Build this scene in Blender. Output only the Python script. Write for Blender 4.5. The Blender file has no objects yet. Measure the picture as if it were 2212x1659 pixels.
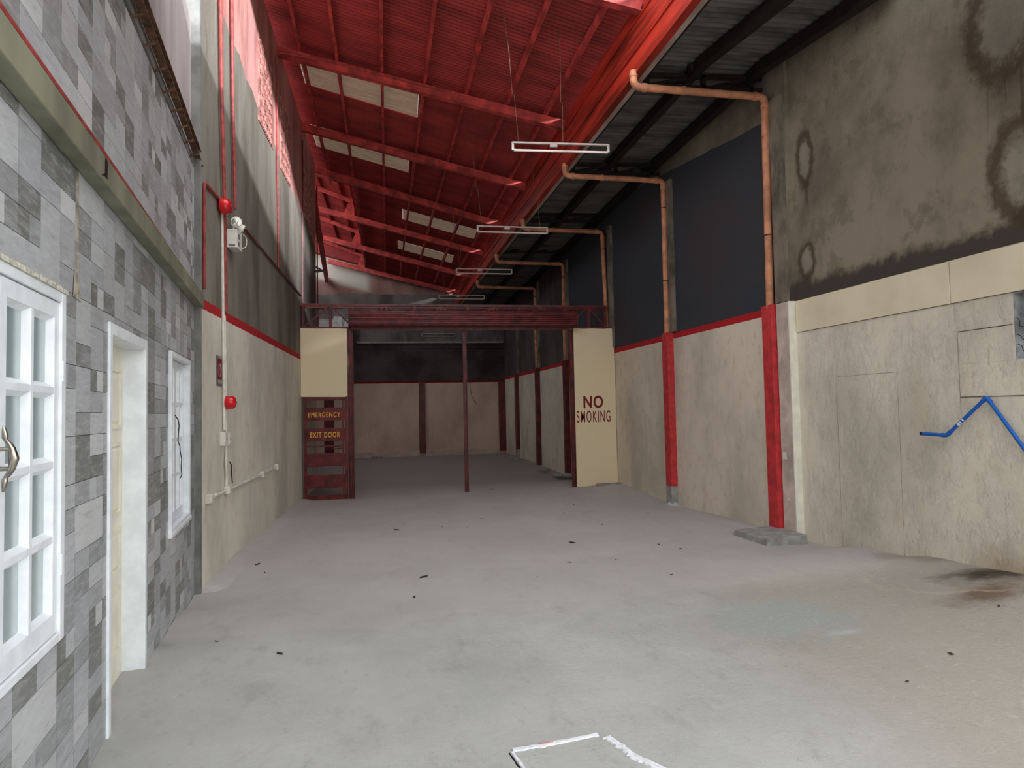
import bpy, math, random
from mathutils import Vector, Matrix
rnd = random.Random(7)
SC = bpy.context.scene
COL = SC.collection
ORD = ['first', 'second', 'third', 'fourth', 'fifth', 'sixth', 'seventh', 'eighth', 'ninth', 'tenth']

# ------------------------------------------------------------------ helpers
def lin(c):
    return tuple((x/255/12.92 if x/255 <= .04045 else ((x/255+.055)/1.055)**2.4) for x in c) + (1,)

class NT:
    """small node-material builder; coordinates are real-world position in metres"""
    def __init__(s, name, rough=.85, metal=0, spec=.3):
        s.mat = bpy.data.materials.new(name); s.mat.use_nodes = True
        s.t = s.mat.node_tree; s.n = s.t.nodes; s.l = s.t.links
        s.b = s.n['Principled BSDF']
        s.b.inputs['Roughness'].default_value = rough
        s.b.inputs['Metallic'].default_value = metal
        s.b.inputs['Specular IOR Level'].default_value = spec
        s.g = s.n.new('ShaderNodeNewGeometry')
        s.sep = s.n.new('ShaderNodeSeparateXYZ'); s.l.new(s.g.outputs['Position'], s.sep.inputs[0])
        s.x, s.y, s.z = s.sep.outputs
    def put(s, sock, v):
        if isinstance(v, (int, float)): sock.default_value = v
        elif isinstance(v, tuple): sock.default_value = v
        else: s.l.new(v, sock)
    def m(s, op, a, b=0, c=0, clamp=False):
        n = s.n.new('ShaderNodeMath'); n.operation = op; n.use_clamp = clamp
        s.put(n.inputs[0], a); s.put(n.inputs[1], b)
        if op in ('MULTIPLY_ADD',): s.put(n.inputs[2], c)
        return n.outputs[0]
    def noise(s, scale=1, detail=4, stretch=None, rough=.55, off=0):
        n = s.n.new('ShaderNodeTexNoise'); n.inputs['Scale'].default_value = scale
        n.inputs['Detail'].default_value = detail; n.inputs['Roughness'].default_value = rough
        mp = s.n.new('ShaderNodeMapping'); mp.inputs['Location'].default_value = (off, off*.7, off*1.3)
        if stretch: mp.inputs['Scale'].default_value = stretch
        s.l.new(s.g.outputs['Position'], mp.inputs[0]); s.l.new(mp.outputs[0], n.inputs['Vector'])
        return n.outputs[0]
    def ramp(s, v, a, b):
        n = s.n.new('ShaderNodeMapRange'); n.interpolation_type = 'SMOOTHSTEP'
        s.put(n.inputs[0], v); n.inputs[1].default_value = a; n.inputs[2].default_value = b
        return n.outputs[0]
    def step(s, v, at, w=.004):
        return s.ramp(v, at-w, at+w)
    def band(s, v, a, b, w=.004):
        return s.m('MULTIPLY', s.ramp(v, a-w, a+w), s.ramp(v, b+w, b-w))
    def mix(s, f, a, b, mode='MIX'):
        n = s.n.new('ShaderNodeMix'); n.data_type = 'RGBA'; n.blend_type = mode
        s.put(n.inputs[0], f)
        for i, v in ((6, a), (7, b)):
            if isinstance(v, tuple) and len(v) == 3: v = lin(v)
            s.put(n.inputs[i], v)
        return n.outputs[2]
    def color(s, c):
        if isinstance(c, tuple) and len(c) == 3: c = lin(c)
        s.put(s.b.inputs['Base Color'], c)
    def bump(s, h, strength=.3, dist=.01):
        n = s.n.new('ShaderNodeBump'); n.inputs['Strength'].default_value = strength
        n.inputs['Distance'].default_value = dist
        s.l.new(h, n.inputs['Height']); s.l.new(n.outputs[0], s.b.inputs['Normal'])

def simple(name, c, rough=.7, var=.15, scale=6, metal=0, bump=.1, spec=.3, stretch=None, dirt=None):
    t = NT(name, rough, metal, spec)
    n1 = t.noise(scale, 5, stretch)
    dark = tuple(max(0, int(v*(1-var*1.6))) for v in c)
    lite = tuple(min(255, int(v*(1+var*.5))) for v in c)
    col = t.mix(t.ramp(n1, .3, .7), dark, lite)
    if dirt:
        col = t.mix(t.m('MULTIPLY', t.ramp(t.noise(scale*.6, 6, None, .7, 5), .56, .72), .75), col, dirt)
    t.color(col)
    if bump: t.bump(t.noise(scale*8, 4), bump, .004)
    return t.mat

class MB:
    def __init__(s): s.v = []; s.f = []
    def add(s, vs, fs):
        o = len(s.v); s.v += [tuple(p) for p in vs]; s.f += [tuple(i+o for i in f) for f in fs]; return s
    def hexa(s, p):
        return s.add(p, [(0,3,2,1), (4,5,6,7), (0,1,5,4), (1,2,6,5), (2,3,7,6), (3,0,4,7)])
    def box(s, a, b):
        x0, x1 = sorted((a[0], b[0])); y0, y1 = sorted((a[1], b[1])); z0, z1 = sorted((a[2], b[2]))
        return s.hexa([(x0,y0,z0), (x1,y0,z0), (x1,y1,z0), (x0,y1,z0), (x0,y0,z1), (x1,y0,z1), (x1,y1,z1), (x0,y1,z1)])
    def bar(s, p, q, w, h, up=(0,0,1)):
        """rectangular bar from p to q, w across, h along up, centred on the line"""
        p = Vector(p); q = Vector(q); d = (q-p).normalized(); u = Vector(up)
        r = d.cross(u).normalized(); u = r.cross(d).normalized()
        c = [(-1,-1), (1,-1), (1,1), (-1,1)]
        vs = [e + r*(a*w/2) + u*(b*h/2) for e in (p, q) for a, b in c]
        return s.add(vs, [(0,1,2,3), (7,6,5,4), (0,4,5,1), (1,5,6,2), (2,6,7,3), (3,7,4,0)])
    def channel(s, p, q, w, h, t=.008, up=(0,0,1)):
        """C section: web plus two flanges"""
        p = Vector(p); q = Vector(q); d = (q-p).normalized()
        r = d.cross(Vector(up)).normalized(); u = r.cross(d).normalized()
        s.bar(p-r*(w/2), q-r*(w/2), t, h, up)
        s.bar(p+u*(h/2), q+u*(h/2), w, t, up); s.bar(p-u*(h/2), q-u*(h/2), w, t, up)
        return s
    def tube(s, pts, r, seg=10, caps=True):
        pts = [Vector(p) for p in pts]; rings = []
        prev = None
        for i, p in enumerate(pts):
            d = (pts[min(i+1, len(pts)-1)] - pts[max(i-1, 0)]).normalized()
            if prev is None:
                a = d.cross(Vector((0,0,1)) if abs(d.z) < .9 else Vector((1,0,0))).normalized()
            else:
                a = (prev - d*prev.dot(d)).normalized()
            prev = a; b = d.cross(a)
            rr = r[i] if isinstance(r, (list, tuple)) else r
            rings.append([p + (a*math.cos(2*math.pi*k/seg) + b*math.sin(2*math.pi*k/seg))*rr for k in range(seg)])
        o = len(s.v)
        for g in rings: s.v += [tuple(x) for x in g]
        for i in range(len(rings)-1):
            for k in range(seg):
                k2 = (k+1) % seg
                s.f.append((o+i*seg+k, o+i*seg+k2, o+(i+1)*seg+k2, o+(i+1)*seg+k))
        if caps:
            s.f.append(tuple(o+k for k in reversed(range(seg))))
            s.f.append(tuple(o+(len(rings)-1)*seg+k for k in range(seg)))
        return s
    def lathe(s, c, axis, prof, seg=20):
        """prof: list of (distance along axis, radius)"""
        return s.tube([Vector(c)+Vector(axis).normalized()*a for a, _ in prof], [max(r, .0005) for _, r in prof], seg)
    def build(s, name, mat, parent=None, smooth=False, origin=None, bevel=0):
        me = bpy.data.meshes.new(name)
        xs = list(zip(*s.v))
        if parent is not None: o = Vector(parent['_w'])
        elif origin is not None: o = Vector(origin)
        else: o = Vector(((min(xs[0])+max(xs[0]))/2, (min(xs[1])+max(xs[1]))/2, min(xs[2])))
        me.from_pydata([tuple(Vector(v)-o) for v in s.v], [], s.f); me.update()
        ob = bpy.data.objects.new(name, me); COL.objects.link(ob)
        me.materials.append(mat)
        if parent is not None: ob.parent = parent; ob['_w'] = parent['_w']
        else: ob.location = o; ob['_w'] = tuple(o)
        if smooth:
            for p in me.polygons: p.use_smooth = True
            md = ob.modifiers.new('es', 'EDGE_SPLIT'); md.split_angle = math.radians(40)
        if bevel:
            md = ob.modifiers.new('bv', 'BEVEL'); md.width = bevel; md.segments = 2; md.limit_method = 'ANGLE'
        return ob

def elbow(path, r=.06, n=5):
    """round the inner corners of a polyline"""
    path = [Vector(p) for p in path]; out = [path[0]]
    for i in range(1, len(path)-1):
        a = (path[i-1]-path[i]); b = (path[i+1]-path[i])
        rr = min(r, a.length*.45, b.length*.45); a = path[i]+a.normalized()*rr; b = path[i]+b.normalized()*rr
        for k in range(n+1):
            t = k/n; out.append(a*(1-t)**2 + path[i]*2*t*(1-t) + b*t*t)
    return out + [path[-1]]

def thing(name, loc, label, cat, group=None):
    o = bpy.data.objects.new(name, None); COL.objects.link(o); o.location = loc; o['_w'] = tuple(loc)
    o.empty_display_size = .1
    return tag(o, label, cat, group)
def tag(o, label=None, cat=None, group=None, kind=None):
    if label: o['label'] = label
    if cat: o['category'] = cat
    if group: o['group'] = group
    if kind: o['kind'] = kind
    return o
def struct(o, label=None, cat=None): return tag(o, label, cat, None, 'structure')

# ------------------------------------------------------------------ site geometry
def RW(y): return 4.68 - .053*(y-7.5)            # inner face of the right wall (plan tapers to the back)
def GX(y): return 2.6 - .053*(y-13)              # room-side face of the valley gutter beam
XL = -1.92                                       # face of the left warehouse wall
RA = Vector((-1.92, 10.78, 7.5)); RB = Vector((2.74, 10.4, 6.33)); RD = Vector((-.02, 1, -.04))
RN = (RB-RA).cross(RD)
def RZ(x, y, off=0): return RA.z + off - (RN.x*(x-RA.x)+RN.y*(y-RA.y))/RN.z   # red roof plane
TA = math.radians(-9.4); TD = Vector((math.sin(TA), math.cos(TA), 0)); TO = Vector((math.cos(TA), -math.sin(TA), 0))
TP = Vector((-1.58, 4.29, 0))
def tp(u, n, z): return TP + TD*u + TO*n + Vector((0, 0, z))      # tiled office wall: along, out, up
YB = 24.0
FH = [(-1.44,3.3,.03),(-1.58,4.3,.06),(-1.72,5.3,.02),(-1.9,6.5,-.09),(-1.9,9,-.06),(-1.9,12.8,-.04),(-1.0,13,-.04),
      (0,3,0),(0,6,0),(1,9,0),(2,12,0),(3.5,13,.01),(4.3,13,.06),(4.5,10.3,-.04),(4.1,7.4,0),(4.65,7.0,-.03),(4.76,5.94,.09),
      (4.81,5.13,.18),(4.85,4.4,.215),(3.8,5,.05),(2,4,0),(3,9,0),(0,20,0),(3.8,24,.02),(4.2,16,-.12),(-1.7,24,0),(3,2,0),(0,0,0),
      (4,3,.08),(-2,16,-.02),(2,16,-.02),(-1,8,-.02),(1.2,13,0)]
def FZ(x, y):
    w = 0; a = 0
    for px, py, pz in FH:
        d = ((x-px)**2+(y-py)**2)**1.4 + .02
        w += 1/d; a += pz/d
    return a/w

# ------------------------------------------------------------------ materials
M = {}
M['red'] = simple('red_oxide_paint', (198, 76, 72), .45, .18, 5, bump=.05, dirt=(120, 40, 36))
M['red_steel'] = simple('maroon_steel_paint', (106, 36, 38), .42, .2, 7, bump=.08, dirt=(122, 58, 56), spec=.4)
M['red_gutter'] = simple('brick_red_gutter_paint', (176, 52, 38), .45, .22, 3, bump=.05, stretch=(1, .25, 3), dirt=(120, 36, 30))
M['red_bright'] = simple('bright_red_paint', (200, 58, 62), .5, .1, 10, bump=.15)
M['bell'] = simple('glossy_red_enamel', (205, 20, 28), .22, .05, 10, bump=0, spec=.6)
M['dark_steel'] = simple('black_painted_steel', (34, 27, 26), .6, .2, 8)
M['pvc'] = simple('tan_pvc_pipe', (203, 138, 104), .45, .12, 6, bump=.03, dirt=(140, 92, 70))
M['white'] = simple('white_enamel_woodwork', (232, 236, 240), .35, .03, 9, bump=.03)
M['cream_door'] = simple('cream_enamel_door', (232, 226, 206), .4, .03, 6, bump=.03)
M['lamp_white'] = simple('aged_white_metal', (176, 164, 156), .4, .06, 12, bump=0)
M['conduit_white'] = simple('white_plastic', (222, 216, 206), .5, .05, 12, bump=0)
M['green'] = simple('olive_green_channel_paint', (134, 135, 116), .55, .12, 3, bump=.05, stretch=(1, 1, .3))
M['rust'] = simple('rusted_steel', (112, 84, 66), .9, .25, 14, bump=.4, dirt=(88, 60, 46))
M['pink_pipe'] = simple('faded_red_conduit_paint', (160, 70, 66), .6, .15, 10, bump=.05)
M['grey_cement'] = simple('grey_cement', (158, 156, 152), .95, .1, 9, bump=.4, dirt=(132, 130, 126))
M['white_cement'] = simple('white_grout_cement', (232, 232, 236), .9, .06, 30, bump=.5)
M['blue'] = simple('blue_pvc', (24, 98, 190), .4, .05, 8, bump=0, spec=.4)
M['chrome'] = simple('brushed_nickel', (170, 162, 152), .25, .1, 20, metal=1, bump=0)
M['black'] = simple('black_cable_rubber', (28, 26, 26), .6, .1, 10, bump=0)
M['paper'] = simple('white_paper', (222, 226, 232), .8, .03, 6, bump=0)
M['leaf'] = simple('dry_dark_leaf', (58, 48, 44), .9, .3, 40)
M['yellow_paint'] = simple('yellow_sign_paint', (236, 176, 74), .55, .05, 20, bump=0)
M['maroon_paint'] = simple('dark_red_sign_paint', (128, 22, 30), .55, .05, 20, bump=0)
M['scrape'] = simple('bare_scraped_metal', (150, 120, 116), .5, .2, 50)
M['sign_frame'] = simple('grey_sign_frame', (110, 106, 108), .5, .1, 20, bump=0)

t = NT('frosted_window_glass', .22, 0, .5)      # panes with dull backing room behind
t.color((150, 168, 170)); t.b.inputs['Transmission Weight'].default_value = .35; t.b.inputs['IOR'].default_value = 1.3
M['glass'] = t.mat
t = NT('lamp_tube_glass', .25); t.color((186, 172, 166)); M['tube'] = t.mat
t = NT('lamp_reflector', .12, .9); t.color((225, 225, 225)); M['reflector'] = t.mat

def cream_layers(t, base=(214, 202, 180), dirt=(150, 138, 122), wet=(176, 160, 138)):
    big = t.noise(.9, 6, (1, 1, .55), .6)
    fine = t.noise(9, 6, (1, 1, .6), .65, 3)
    c = t.mix(t.ramp(big, .38, .68), base, tuple(int(v*.86) for v in base))
    c = t.mix(t.m('MULTIPLY', t.ramp(fine, .5, .75), .35), c, dirt)
    c = t.mix(t.m('MULTIPLY', t.ramp(t.noise(2.2, 7, (1, 1, .35), .7, 9), .56, .74), .5), c, wet)
    return c
def concrete_layers(t, a=(128, 122, 112), b=(92, 88, 80), sc=1.2, st=(1, 1, .4)):
    c = t.mix(t.ramp(t.noise(sc, 7, st, .62, 2), .36, .66), a, b)
    c = t.mix(t.m('MULTIPLY', t.ramp(t.noise(sc*4, 6, st, .7, 6), .5, .72), .4), c, tuple(int(v*.62) for v in a))
    return c

# left wall: cream dado, red line, raw cement, faded red band at the top
t = NT('left_wall_paint', .92)
zw = t.m('MULTIPLY_ADD', t.noise(14, 4), .03, t.z)
cr = cream_layers(t, (228, 221, 206), (168, 156, 140), (190, 178, 160))
co = concrete_layers(t, (138, 132, 122), (94, 86, 77), 1.0, (1, 1, .22))
pk = t.mix(t.ramp(t.noise(2.0, 6, (1, 1, .2), .7, 4), .4, .68), (198, 142, 136), (152, 104, 96))
line = t.m('MULTIPLY_ADD', t.y, .08, t.z)
c = t.mix(t.step(t.m('MULTIPLY_ADD', t.noise(2.5, 5), .35, line), 6.84, .015), co, pk)
c = t.mix(t.step(zw, 2.775), (172, 34, 38), c)
c = t.mix(t.step(zw, 2.675), cr, c)
t.color(c); t.bump(t.m('ADD', t.noise(5, 8, (1, 1, .5), .7), t.m('MULTIPLY', t.noise(40, 4), .3)), .5, .02)
M['wall_left'] = t.mat

# right wall
t = NT('right_wall_paint', .92)
zw = t.m('MULTIPLY_ADD', t.noise(12, 4), .02, t.z)
cr = cream_layers(t, (224, 213, 194), (156, 140, 122), (192, 174, 150))
co = concrete_layers(t, (142, 131, 114), (106, 97, 84), .8, (1, 1, .8))
co = t.mix(t.m('MULTIPLY', t.ramp(t.noise(1.6, 7, None, .65, 12), .54, .6), .45), co, (96, 88, 74))
# dark tar band above the cream board, ragged upper edge
dk = t.m('MULTIPLY_ADD', t.noise(3, 7, (1, 1, 1), .65, 8), .42, t.z)
co = t.mix(t.m('MULTIPLY', t.step(t.y, 7.25, .05), 0), co, co)
front = t.step(t.y, 7.43, .01)
tar = t.m('MULTIPLY', t.ramp(dk, 3.34, 3.22), t.m('SUBTRACT', 1, front))
co = t.mix(tar, co, (70, 62, 56))
for (yy, zz, a, b) in ((6.9, 4.52, .13, .30), (4.42, 4.72, .30, .48), (4.3, 3.45, .28, .40), (6.93, 3.30, .13, .20)):
    dy = t.m('DIVIDE', t.m('SUBTRACT', t.y, yy), a); dz = t.m('DIVIDE', t.m('SUBTRACT', t.z, zz), b)
    d = t.m('SQRT', t.m('ADD', t.m('MULTIPLY', dy, dy), t.m('MULTIPLY', dz, dz)))
    d = t.m('MULTIPLY_ADD', t.m('SUBTRACT', t.noise(9, 7, None, .7, yy*3), .5), .9, d)
    co = t.mix(t.m('MULTIPLY', t.band(d, .72, 1.2, .22), .85), co, (70, 56, 42))
    co = t.mix(t.m('MULTIPLY', t.ramp(d, .8, .5), .28), co, (150, 148, 140))
    # run marks under the stain
    run = t.m('MULTIPLY', t.ramp(t.noise(30, 2, (1, 1, .02), .5, zz), .56, .62), t.band(dy, -.55, .55, .15))
    run = t.m('MULTIPLY', run, t.band(dz, -1.9, -.9, .25))
    co = t.mix(t.m('MULTIPLY', run, .6), co, (66, 54, 42))
navy = t.mix(t.ramp(t.noise(.7, 5), .35, .7), (56, 61, 68), (64, 60, 64))
bl = t.m('SUBTRACT', t.m('MULTIPLY_ADD', t.m('SUBTRACT', t.noise(2, 5), .5), .06, t.z), t.m('MULTIPLY_ADD', t.y, .128, 4.30))
up = t.mix(t.step(bl, 0, .008), navy, co)
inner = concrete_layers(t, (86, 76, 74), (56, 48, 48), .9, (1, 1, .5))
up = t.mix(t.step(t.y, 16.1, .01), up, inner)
up = t.mix(front, co, up)
c = t.mix(t.step(zw, 2.86), (178, 32, 38), up)
c = t.mix(t.step(zw, 2.765), cr, c)
c = t.mix(front, t.mix(t.step(t.z, 2.86), cr, co), c)
t.color(c); t.bump(t.m('ADD', t.noise(4, 8, None, .68), t.m('MULTIPLY', t.noise(30, 5), .3)), .55, .025)
M['wall_right'] = t.mat

t = NT('near_right_plaster', .85)
cr = cream_layers(t, (226, 217, 200), (196, 182, 160), (208, 192, 162))
base = t.m('MULTIPLY', t.ramp(t.m('MULTIPLY_ADD', t.noise(3, 6), .5, t.z), .75, .35), t.ramp(t.y, 5.2, 4.4))
cr = t.mix(t.m('MULTIPLY', base, .7), cr, (168, 134, 84))
t.color(cr)
t.bump(t.m('ADD', t.m('MULTIPLY', t.ramp(t.noise(7, 8, (1, 1, .5), .72), .5, .6), .6), t.noise(24, 6, None, .7)), .55, .016)
M['plaster'] = t.mat
t = NT('smooth_cream_board', .7)
t.color(t.mix(t.ramp(t.noise(1.2, 4), .35, .7), (228, 216, 188), (212, 200, 172)))
t.bump(t.noise(10, 3), .12, .004); M['board'] = t.mat
t = NT('cream_partition_paint', .75)
t.color(t.mix(t.m('MULTIPLY', t.ramp(t.noise(5, 8, (1, 1, 3), .75), .6, .72), .35), (232, 214, 180), (150, 122, 90)))
t.bump(t.noise(6, 5), .2, .006); M['panel'] = t.mat

# back wall
t = NT('back_wall_paint', .92)
cr = cream_layers(t, (214, 190, 172), (176, 150, 132), (190, 164, 144))
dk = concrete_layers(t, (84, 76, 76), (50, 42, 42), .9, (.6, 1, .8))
gv = t.mix(t.ramp(t.noise(1.5, 6, (1, 1, .4)), .4, .65), (122, 116, 113), (86, 79, 77))
pink = t.mix(t.ramp(t.noise(2, 6, (1, 1, .25)), .35, .7), (168, 132, 124), (132, 102, 96)); pink = t.mix(t.m('MULTIPLY', t.step(t.m('MULTIPLY_ADD', t.x, .25, t.z), 5.75, .1), t.ramp(t.x, -1.0, -1.3)), pink, (206, 200, 190))
zn = t.m('MULTIPLY_ADD', t.m('SUBTRACT', t.noise(1.6, 5), .5), .25, t.z)
c = t.mix(t.step(zn, 5.95, .03), gv, pink)
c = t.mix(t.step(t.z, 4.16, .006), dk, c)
c = t.mix(t.band(t.z, 3.92, 3.95, .006), c, (28, 22, 22))
c = t.mix(t.step(t.z, 2.76), (120, 20, 26), c)
c = t.mix(t.step(t.z, 2.68), cr, c)
t.color(c); t.bump(t.noise(4, 7, None, .68), .4, .02)
M['wall_back'] = t.mat
M['upper_plaster'] = simple('lavender_grey_plaster', (184, 172, 172), .9, .12, 1.4, bump=.15, stretch=(1, 1, .25))
M['end_plaster'] = simple('raw_grey_plaster', (142, 140, 136), .9, .12, 5, bump=.3)
M['concrete_col'] = simple('raw_concrete_column', (122, 112, 100), .95, .2, 5, bump=.6, stretch=(1, 1, .5))

# floor
t = NT('worn_concrete_floor', .8, 0, .25)
n1 = t.noise(.7, 7, None, .6); n2 = t.noise(5, 8, (1, .5, 1), .7, 3); n3 = t.noise(1.6, 7, (.5, 1.4, 1), .65, 11)
c = t.mix(t.ramp(n1, .35, .66), (226, 224, 219), (208, 206, 201))
c = t.mix(t.m('MULTIPLY', t.ramp(n2, .5, .78), .35), c, (140, 134, 130))
c = t.mix(t.m('MULTIPLY', t.ramp(n3, .55, .72), .3), c, (202, 196, 188))
# back room dimness painted into the floor colour past the partition
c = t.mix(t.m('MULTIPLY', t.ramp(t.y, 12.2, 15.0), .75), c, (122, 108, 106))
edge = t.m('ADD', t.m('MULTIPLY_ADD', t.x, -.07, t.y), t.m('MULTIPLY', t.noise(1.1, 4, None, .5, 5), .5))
inn = t.ramp(edge, 5.1, 5.6)  # inner slab is a slightly darker, smoother pour
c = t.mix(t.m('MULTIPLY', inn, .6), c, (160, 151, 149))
c = t.mix(t.m('MULTIPLY', t.band(t.m('ADD', edge, t.m('MULTIPLY', t.noise(16, 4), .12)), 5.15, 5.19, .05), t.m('MULTIPLY', t.ramp(t.noise(1.7, 4, None, .6, 33), .42, .62), .45)), c, (214, 210, 204))
# tan area on the right of the yard
tan = t.ramp(t.m('MULTIPLY_ADD', t.m('SUBTRACT', t.noise(1.2, 6, None, .6, 21), .5), 1.6, t.m('MULTIPLY_ADD', t.y, -.25, t.x)), 0.7, 2.0)
tan = t.m('MULTIPLY', tan, t.ramp(t.y, 5.9, 4.9))
c = t.mix(t.m('MULTIPLY', tan, .75), c, (194, 182, 168))
def blot(t, c, x, y, rx, ry, col, amt, seed, soft=.7):
    dx = t.m('DIVIDE', t.m('SUBTRACT', t.x, x), rx); dy = t.m('DIVIDE', t.m('SUBTRACT', t.y, y), ry)
    d = t.m('SQRT', t.m('ADD', t.m('MULTIPLY', dx, dx), t.m('MULTIPLY', dy, dy)))
    d = t.m('MULTIPLY_ADD', t.m('SUBTRACT', t.noise(3, 7, None, .7, seed), .5), 1.4, d)
    return t.mix(t.m('MULTIPLY', t.ramp(d, 1.0, 1.0-soft), amt), c, col)
c = blot(t, c, 2.75, 4.45, .75, .6, (190, 198, 192), .8, 31)
c = blot(t, c, 2.95, 4.05, .2, .08, (226, 234, 234), .5, 35, .9)
c = blot(t, c, 4.75, 4.62, .62, .42, (74, 58, 46), .95, 41, .9)
c = blot(t, c, 4.3, 4.25, .5, .28, (128, 100, 76), .85, 45, .9)
c = blot(t, c, 4.2, 3.4, .5, .25, (150, 132, 112), .6, 51)
c = blot(t, c, 4.75, 5.5, .35, .6, (140, 122, 106), .5, 52)
dxx = t.m('MULTIPLY_ADD', t.m('SUBTRACT', t.noise(5, 4), .5), .3, t.x)
dx = t.m('SUBTRACT', dxx, 4.9); dy = t.m('MULTIPLY', t.m('SUBTRACT', t.y, 5.0), 1.1)
rr = t.m('SQRT', t.m('ADD', t.m('MULTIPLY', dx, dx), t.m('MULTIPLY', dy, dy)))
c = t.mix(t.m('MULTIPLY', t.m('MULTIPLY', t.band(rr, .93, .98, .02), t.ramp(t.x, 4.6, 4.3)), t.m('MULTIPLY', t.ramp(t.y, 5.6, 5.0), .45)), c, (222, 208, 188))
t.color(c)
rough_zone = t.m('SUBTRACT', 1, inn)
sw = t.n.new('ShaderNodeTexWave'); sw.inputs['Scale'].default_value = 26; sw.inputs['Distortion'].default_value = 5
sw.inputs['Detail'].default_value = 3; sw.inputs['Detail Scale'].default_value = .6
mp = t.n.new('ShaderNodeMapping'); mp.inputs['Rotation'].default_value = (0, 0, math.radians(-38)); t.l.new(t.g.outputs['Position'], mp.inputs[0]); t.l.new(mp.outputs[0], sw.inputs['Vector'])
swm = t.m('MULTIPLY', sw.outputs['Fac'], t.ramp(t.noise(1.3, 3, None, .5, 14), .45, .62))
h = t.m('ADD', t.m('MULTIPLY', t.noise(6, 9, (1, .6, 1), .72), .7), t.m('MULTIPLY', t.noise(26, 8, None, .8), t.m('MULTIPLY_ADD', rough_zone, 1.0, .12)))
h = t.m('ADD', h, t.m('MULTIPLY', swm, t.m('MULTIPLY', rough_zone, .14)))
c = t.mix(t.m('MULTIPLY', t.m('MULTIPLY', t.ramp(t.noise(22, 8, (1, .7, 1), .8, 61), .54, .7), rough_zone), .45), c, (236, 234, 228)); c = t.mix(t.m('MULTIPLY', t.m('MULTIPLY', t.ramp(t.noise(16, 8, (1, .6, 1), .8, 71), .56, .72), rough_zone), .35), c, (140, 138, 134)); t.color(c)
t.bump(h, .85, .03)
M['floor'] = t.mat

# tiles (colour per block comes from a mesh attribute = the printed colour of that block)
t = NT('printed_stone_tile', .42, 0, .4)
at = t.n.new('ShaderNodeAttribute'); at.attribute_name = 'tilecol'
st = t.n.new('ShaderNodeTexNoise'); st.inputs['Scale'].default_value = 11; st.inputs['Detail'].default_value = 8; st.inputs['Roughness'].default_value = .72
st.inputs['Distortion'].default_value = .6
mp = t.n.new('ShaderNodeMapping'); mp.inputs['Scale'].default_value = (.8, .8, 3.6)
mp.inputs['Rotation'].default_value = (.35, 0, 0)
t.l.new(t.g.outputs['Position'], mp.inputs[0]); t.l.new(mp.outputs[0], st.inputs['Vector'])
stv = t.ramp(st.outputs[0], .45, .7)
c = t.mix(t.m('MULTIPLY', stv, .38), at.outputs['Color'], (216, 218, 222), 'MIX')
c = t.mix(t.m('MULTIPLY', t.ramp(st.outputs[0], .46, .34), .3), c, (92, 92, 94))
c = t.mix(t.m('MULTIPLY', t.ramp(t.noise(1.1, 3), .4, .7), .2), c, (132, 130, 122))
t.color(c); t.bump(st.outputs[0], .6, .008)
M['tile'] = t.mat
M['grout'] = simple('dark_grout', (96, 94, 92), .9, .15, 20)

# corrugated roofing
t = NT('red_roof_sheet_paint', .5, 0, .3)
c = t.mix(t.ramp(t.noise(1.1, 6, (.7, 3, 1), .65), .36, .68), (164, 56, 53), (124, 39, 38))
c = t.mix(t.m('MULTIPLY', t.ramp(t.noise(2.2, 7, (.5, 26, 1), .7, 4), .62, .7), .6), c, (214, 96, 84))
t.color(c); M['roof_red'] = t.mat
t = NT('unpainted_galvanised_sheet', .5, .2, .3)
t.color(t.mix(t.ramp(t.noise(1, 6, (1, 4, 1), .65), .35, .7), (104, 102, 100), (66, 64, 62))); M['roof_grey'] = t.mat
t = NT('cream_translucent_sheet', .6, 0, .2)
t.color(t.mix(t.ramp(t.noise(2, 5, (1, 8, 1), .6), .35, .7), (196, 168, 140), (168, 138, 110)))
t.b.inputs['Transmission Weight'].default_value = 0
tr = t.n.new('ShaderNodeBsdfTranslucent'); tr.inputs[0].default_value = lin((190, 170, 150))
mx = t.n.new('ShaderNodeMixShader'); mx.inputs[0].default_value = .04
out = t.n['Material Output']; t.l.new(t.b.outputs[0], mx.inputs[1]); t.l.new(tr.outputs[0], mx.inputs[2]); t.l.new(mx.outputs[0], out.inputs[0])
M['skylight'] = t.mat

# ------------------------------------------------------------------ camera
f = 1400.0
yw, pt, rl = math.radians(9.643), math.radians(2.3465), math.radians(-1.1743)
F = Vector((math.sin(yw)*math.cos(pt), math.cos(yw)*math.cos(pt), math.sin(pt)))
R = Vector((math.cos(yw), -math.sin(yw), 0)); U = R.cross(F)
R2 = R*math.cos(rl)+U*math.sin(rl); U2 = -R*math.sin(rl)+U*math.cos(rl)
cam = bpy.data.cameras.new('camera'); co_ = bpy.data.objects.new('camera', cam); COL.objects.link(co_)
cam.sensor_width = 36; cam.sensor_fit = 'HORIZONTAL'; cam.lens = 36*f/2212; cam.clip_end = 300
co_.matrix_world = Matrix(((R2.x, U2.x, -F.x, 0), (R2.y, U2.y, -F.y, 0), (R2.z, U2.z, -F.z, 1.6), (0, 0, 0, 1)))
SC.camera = co_

# ------------------------------------------------------------------ floor
b = MB(); xs = [-7+.15*i for i in range(98)]; ys = [-30, -20, -10, -5, -2]+[-1+.15*i for i in range(60)]+[8.2+.4*i for i in range(42)]
for y in ys:
    for x in xs: b.v.append((x, y, FZ(x, y)))
nx = len(xs)
for j in range(len(ys)-1):
    for i in range(nx-1): b.f.append((j*nx+i, j*nx+i+1, (j+1)*nx+i+1, (j+1)*nx+i))
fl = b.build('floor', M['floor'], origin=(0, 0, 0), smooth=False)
for p in fl.data.polygons: p.use_smooth = True
struct(fl)

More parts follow.
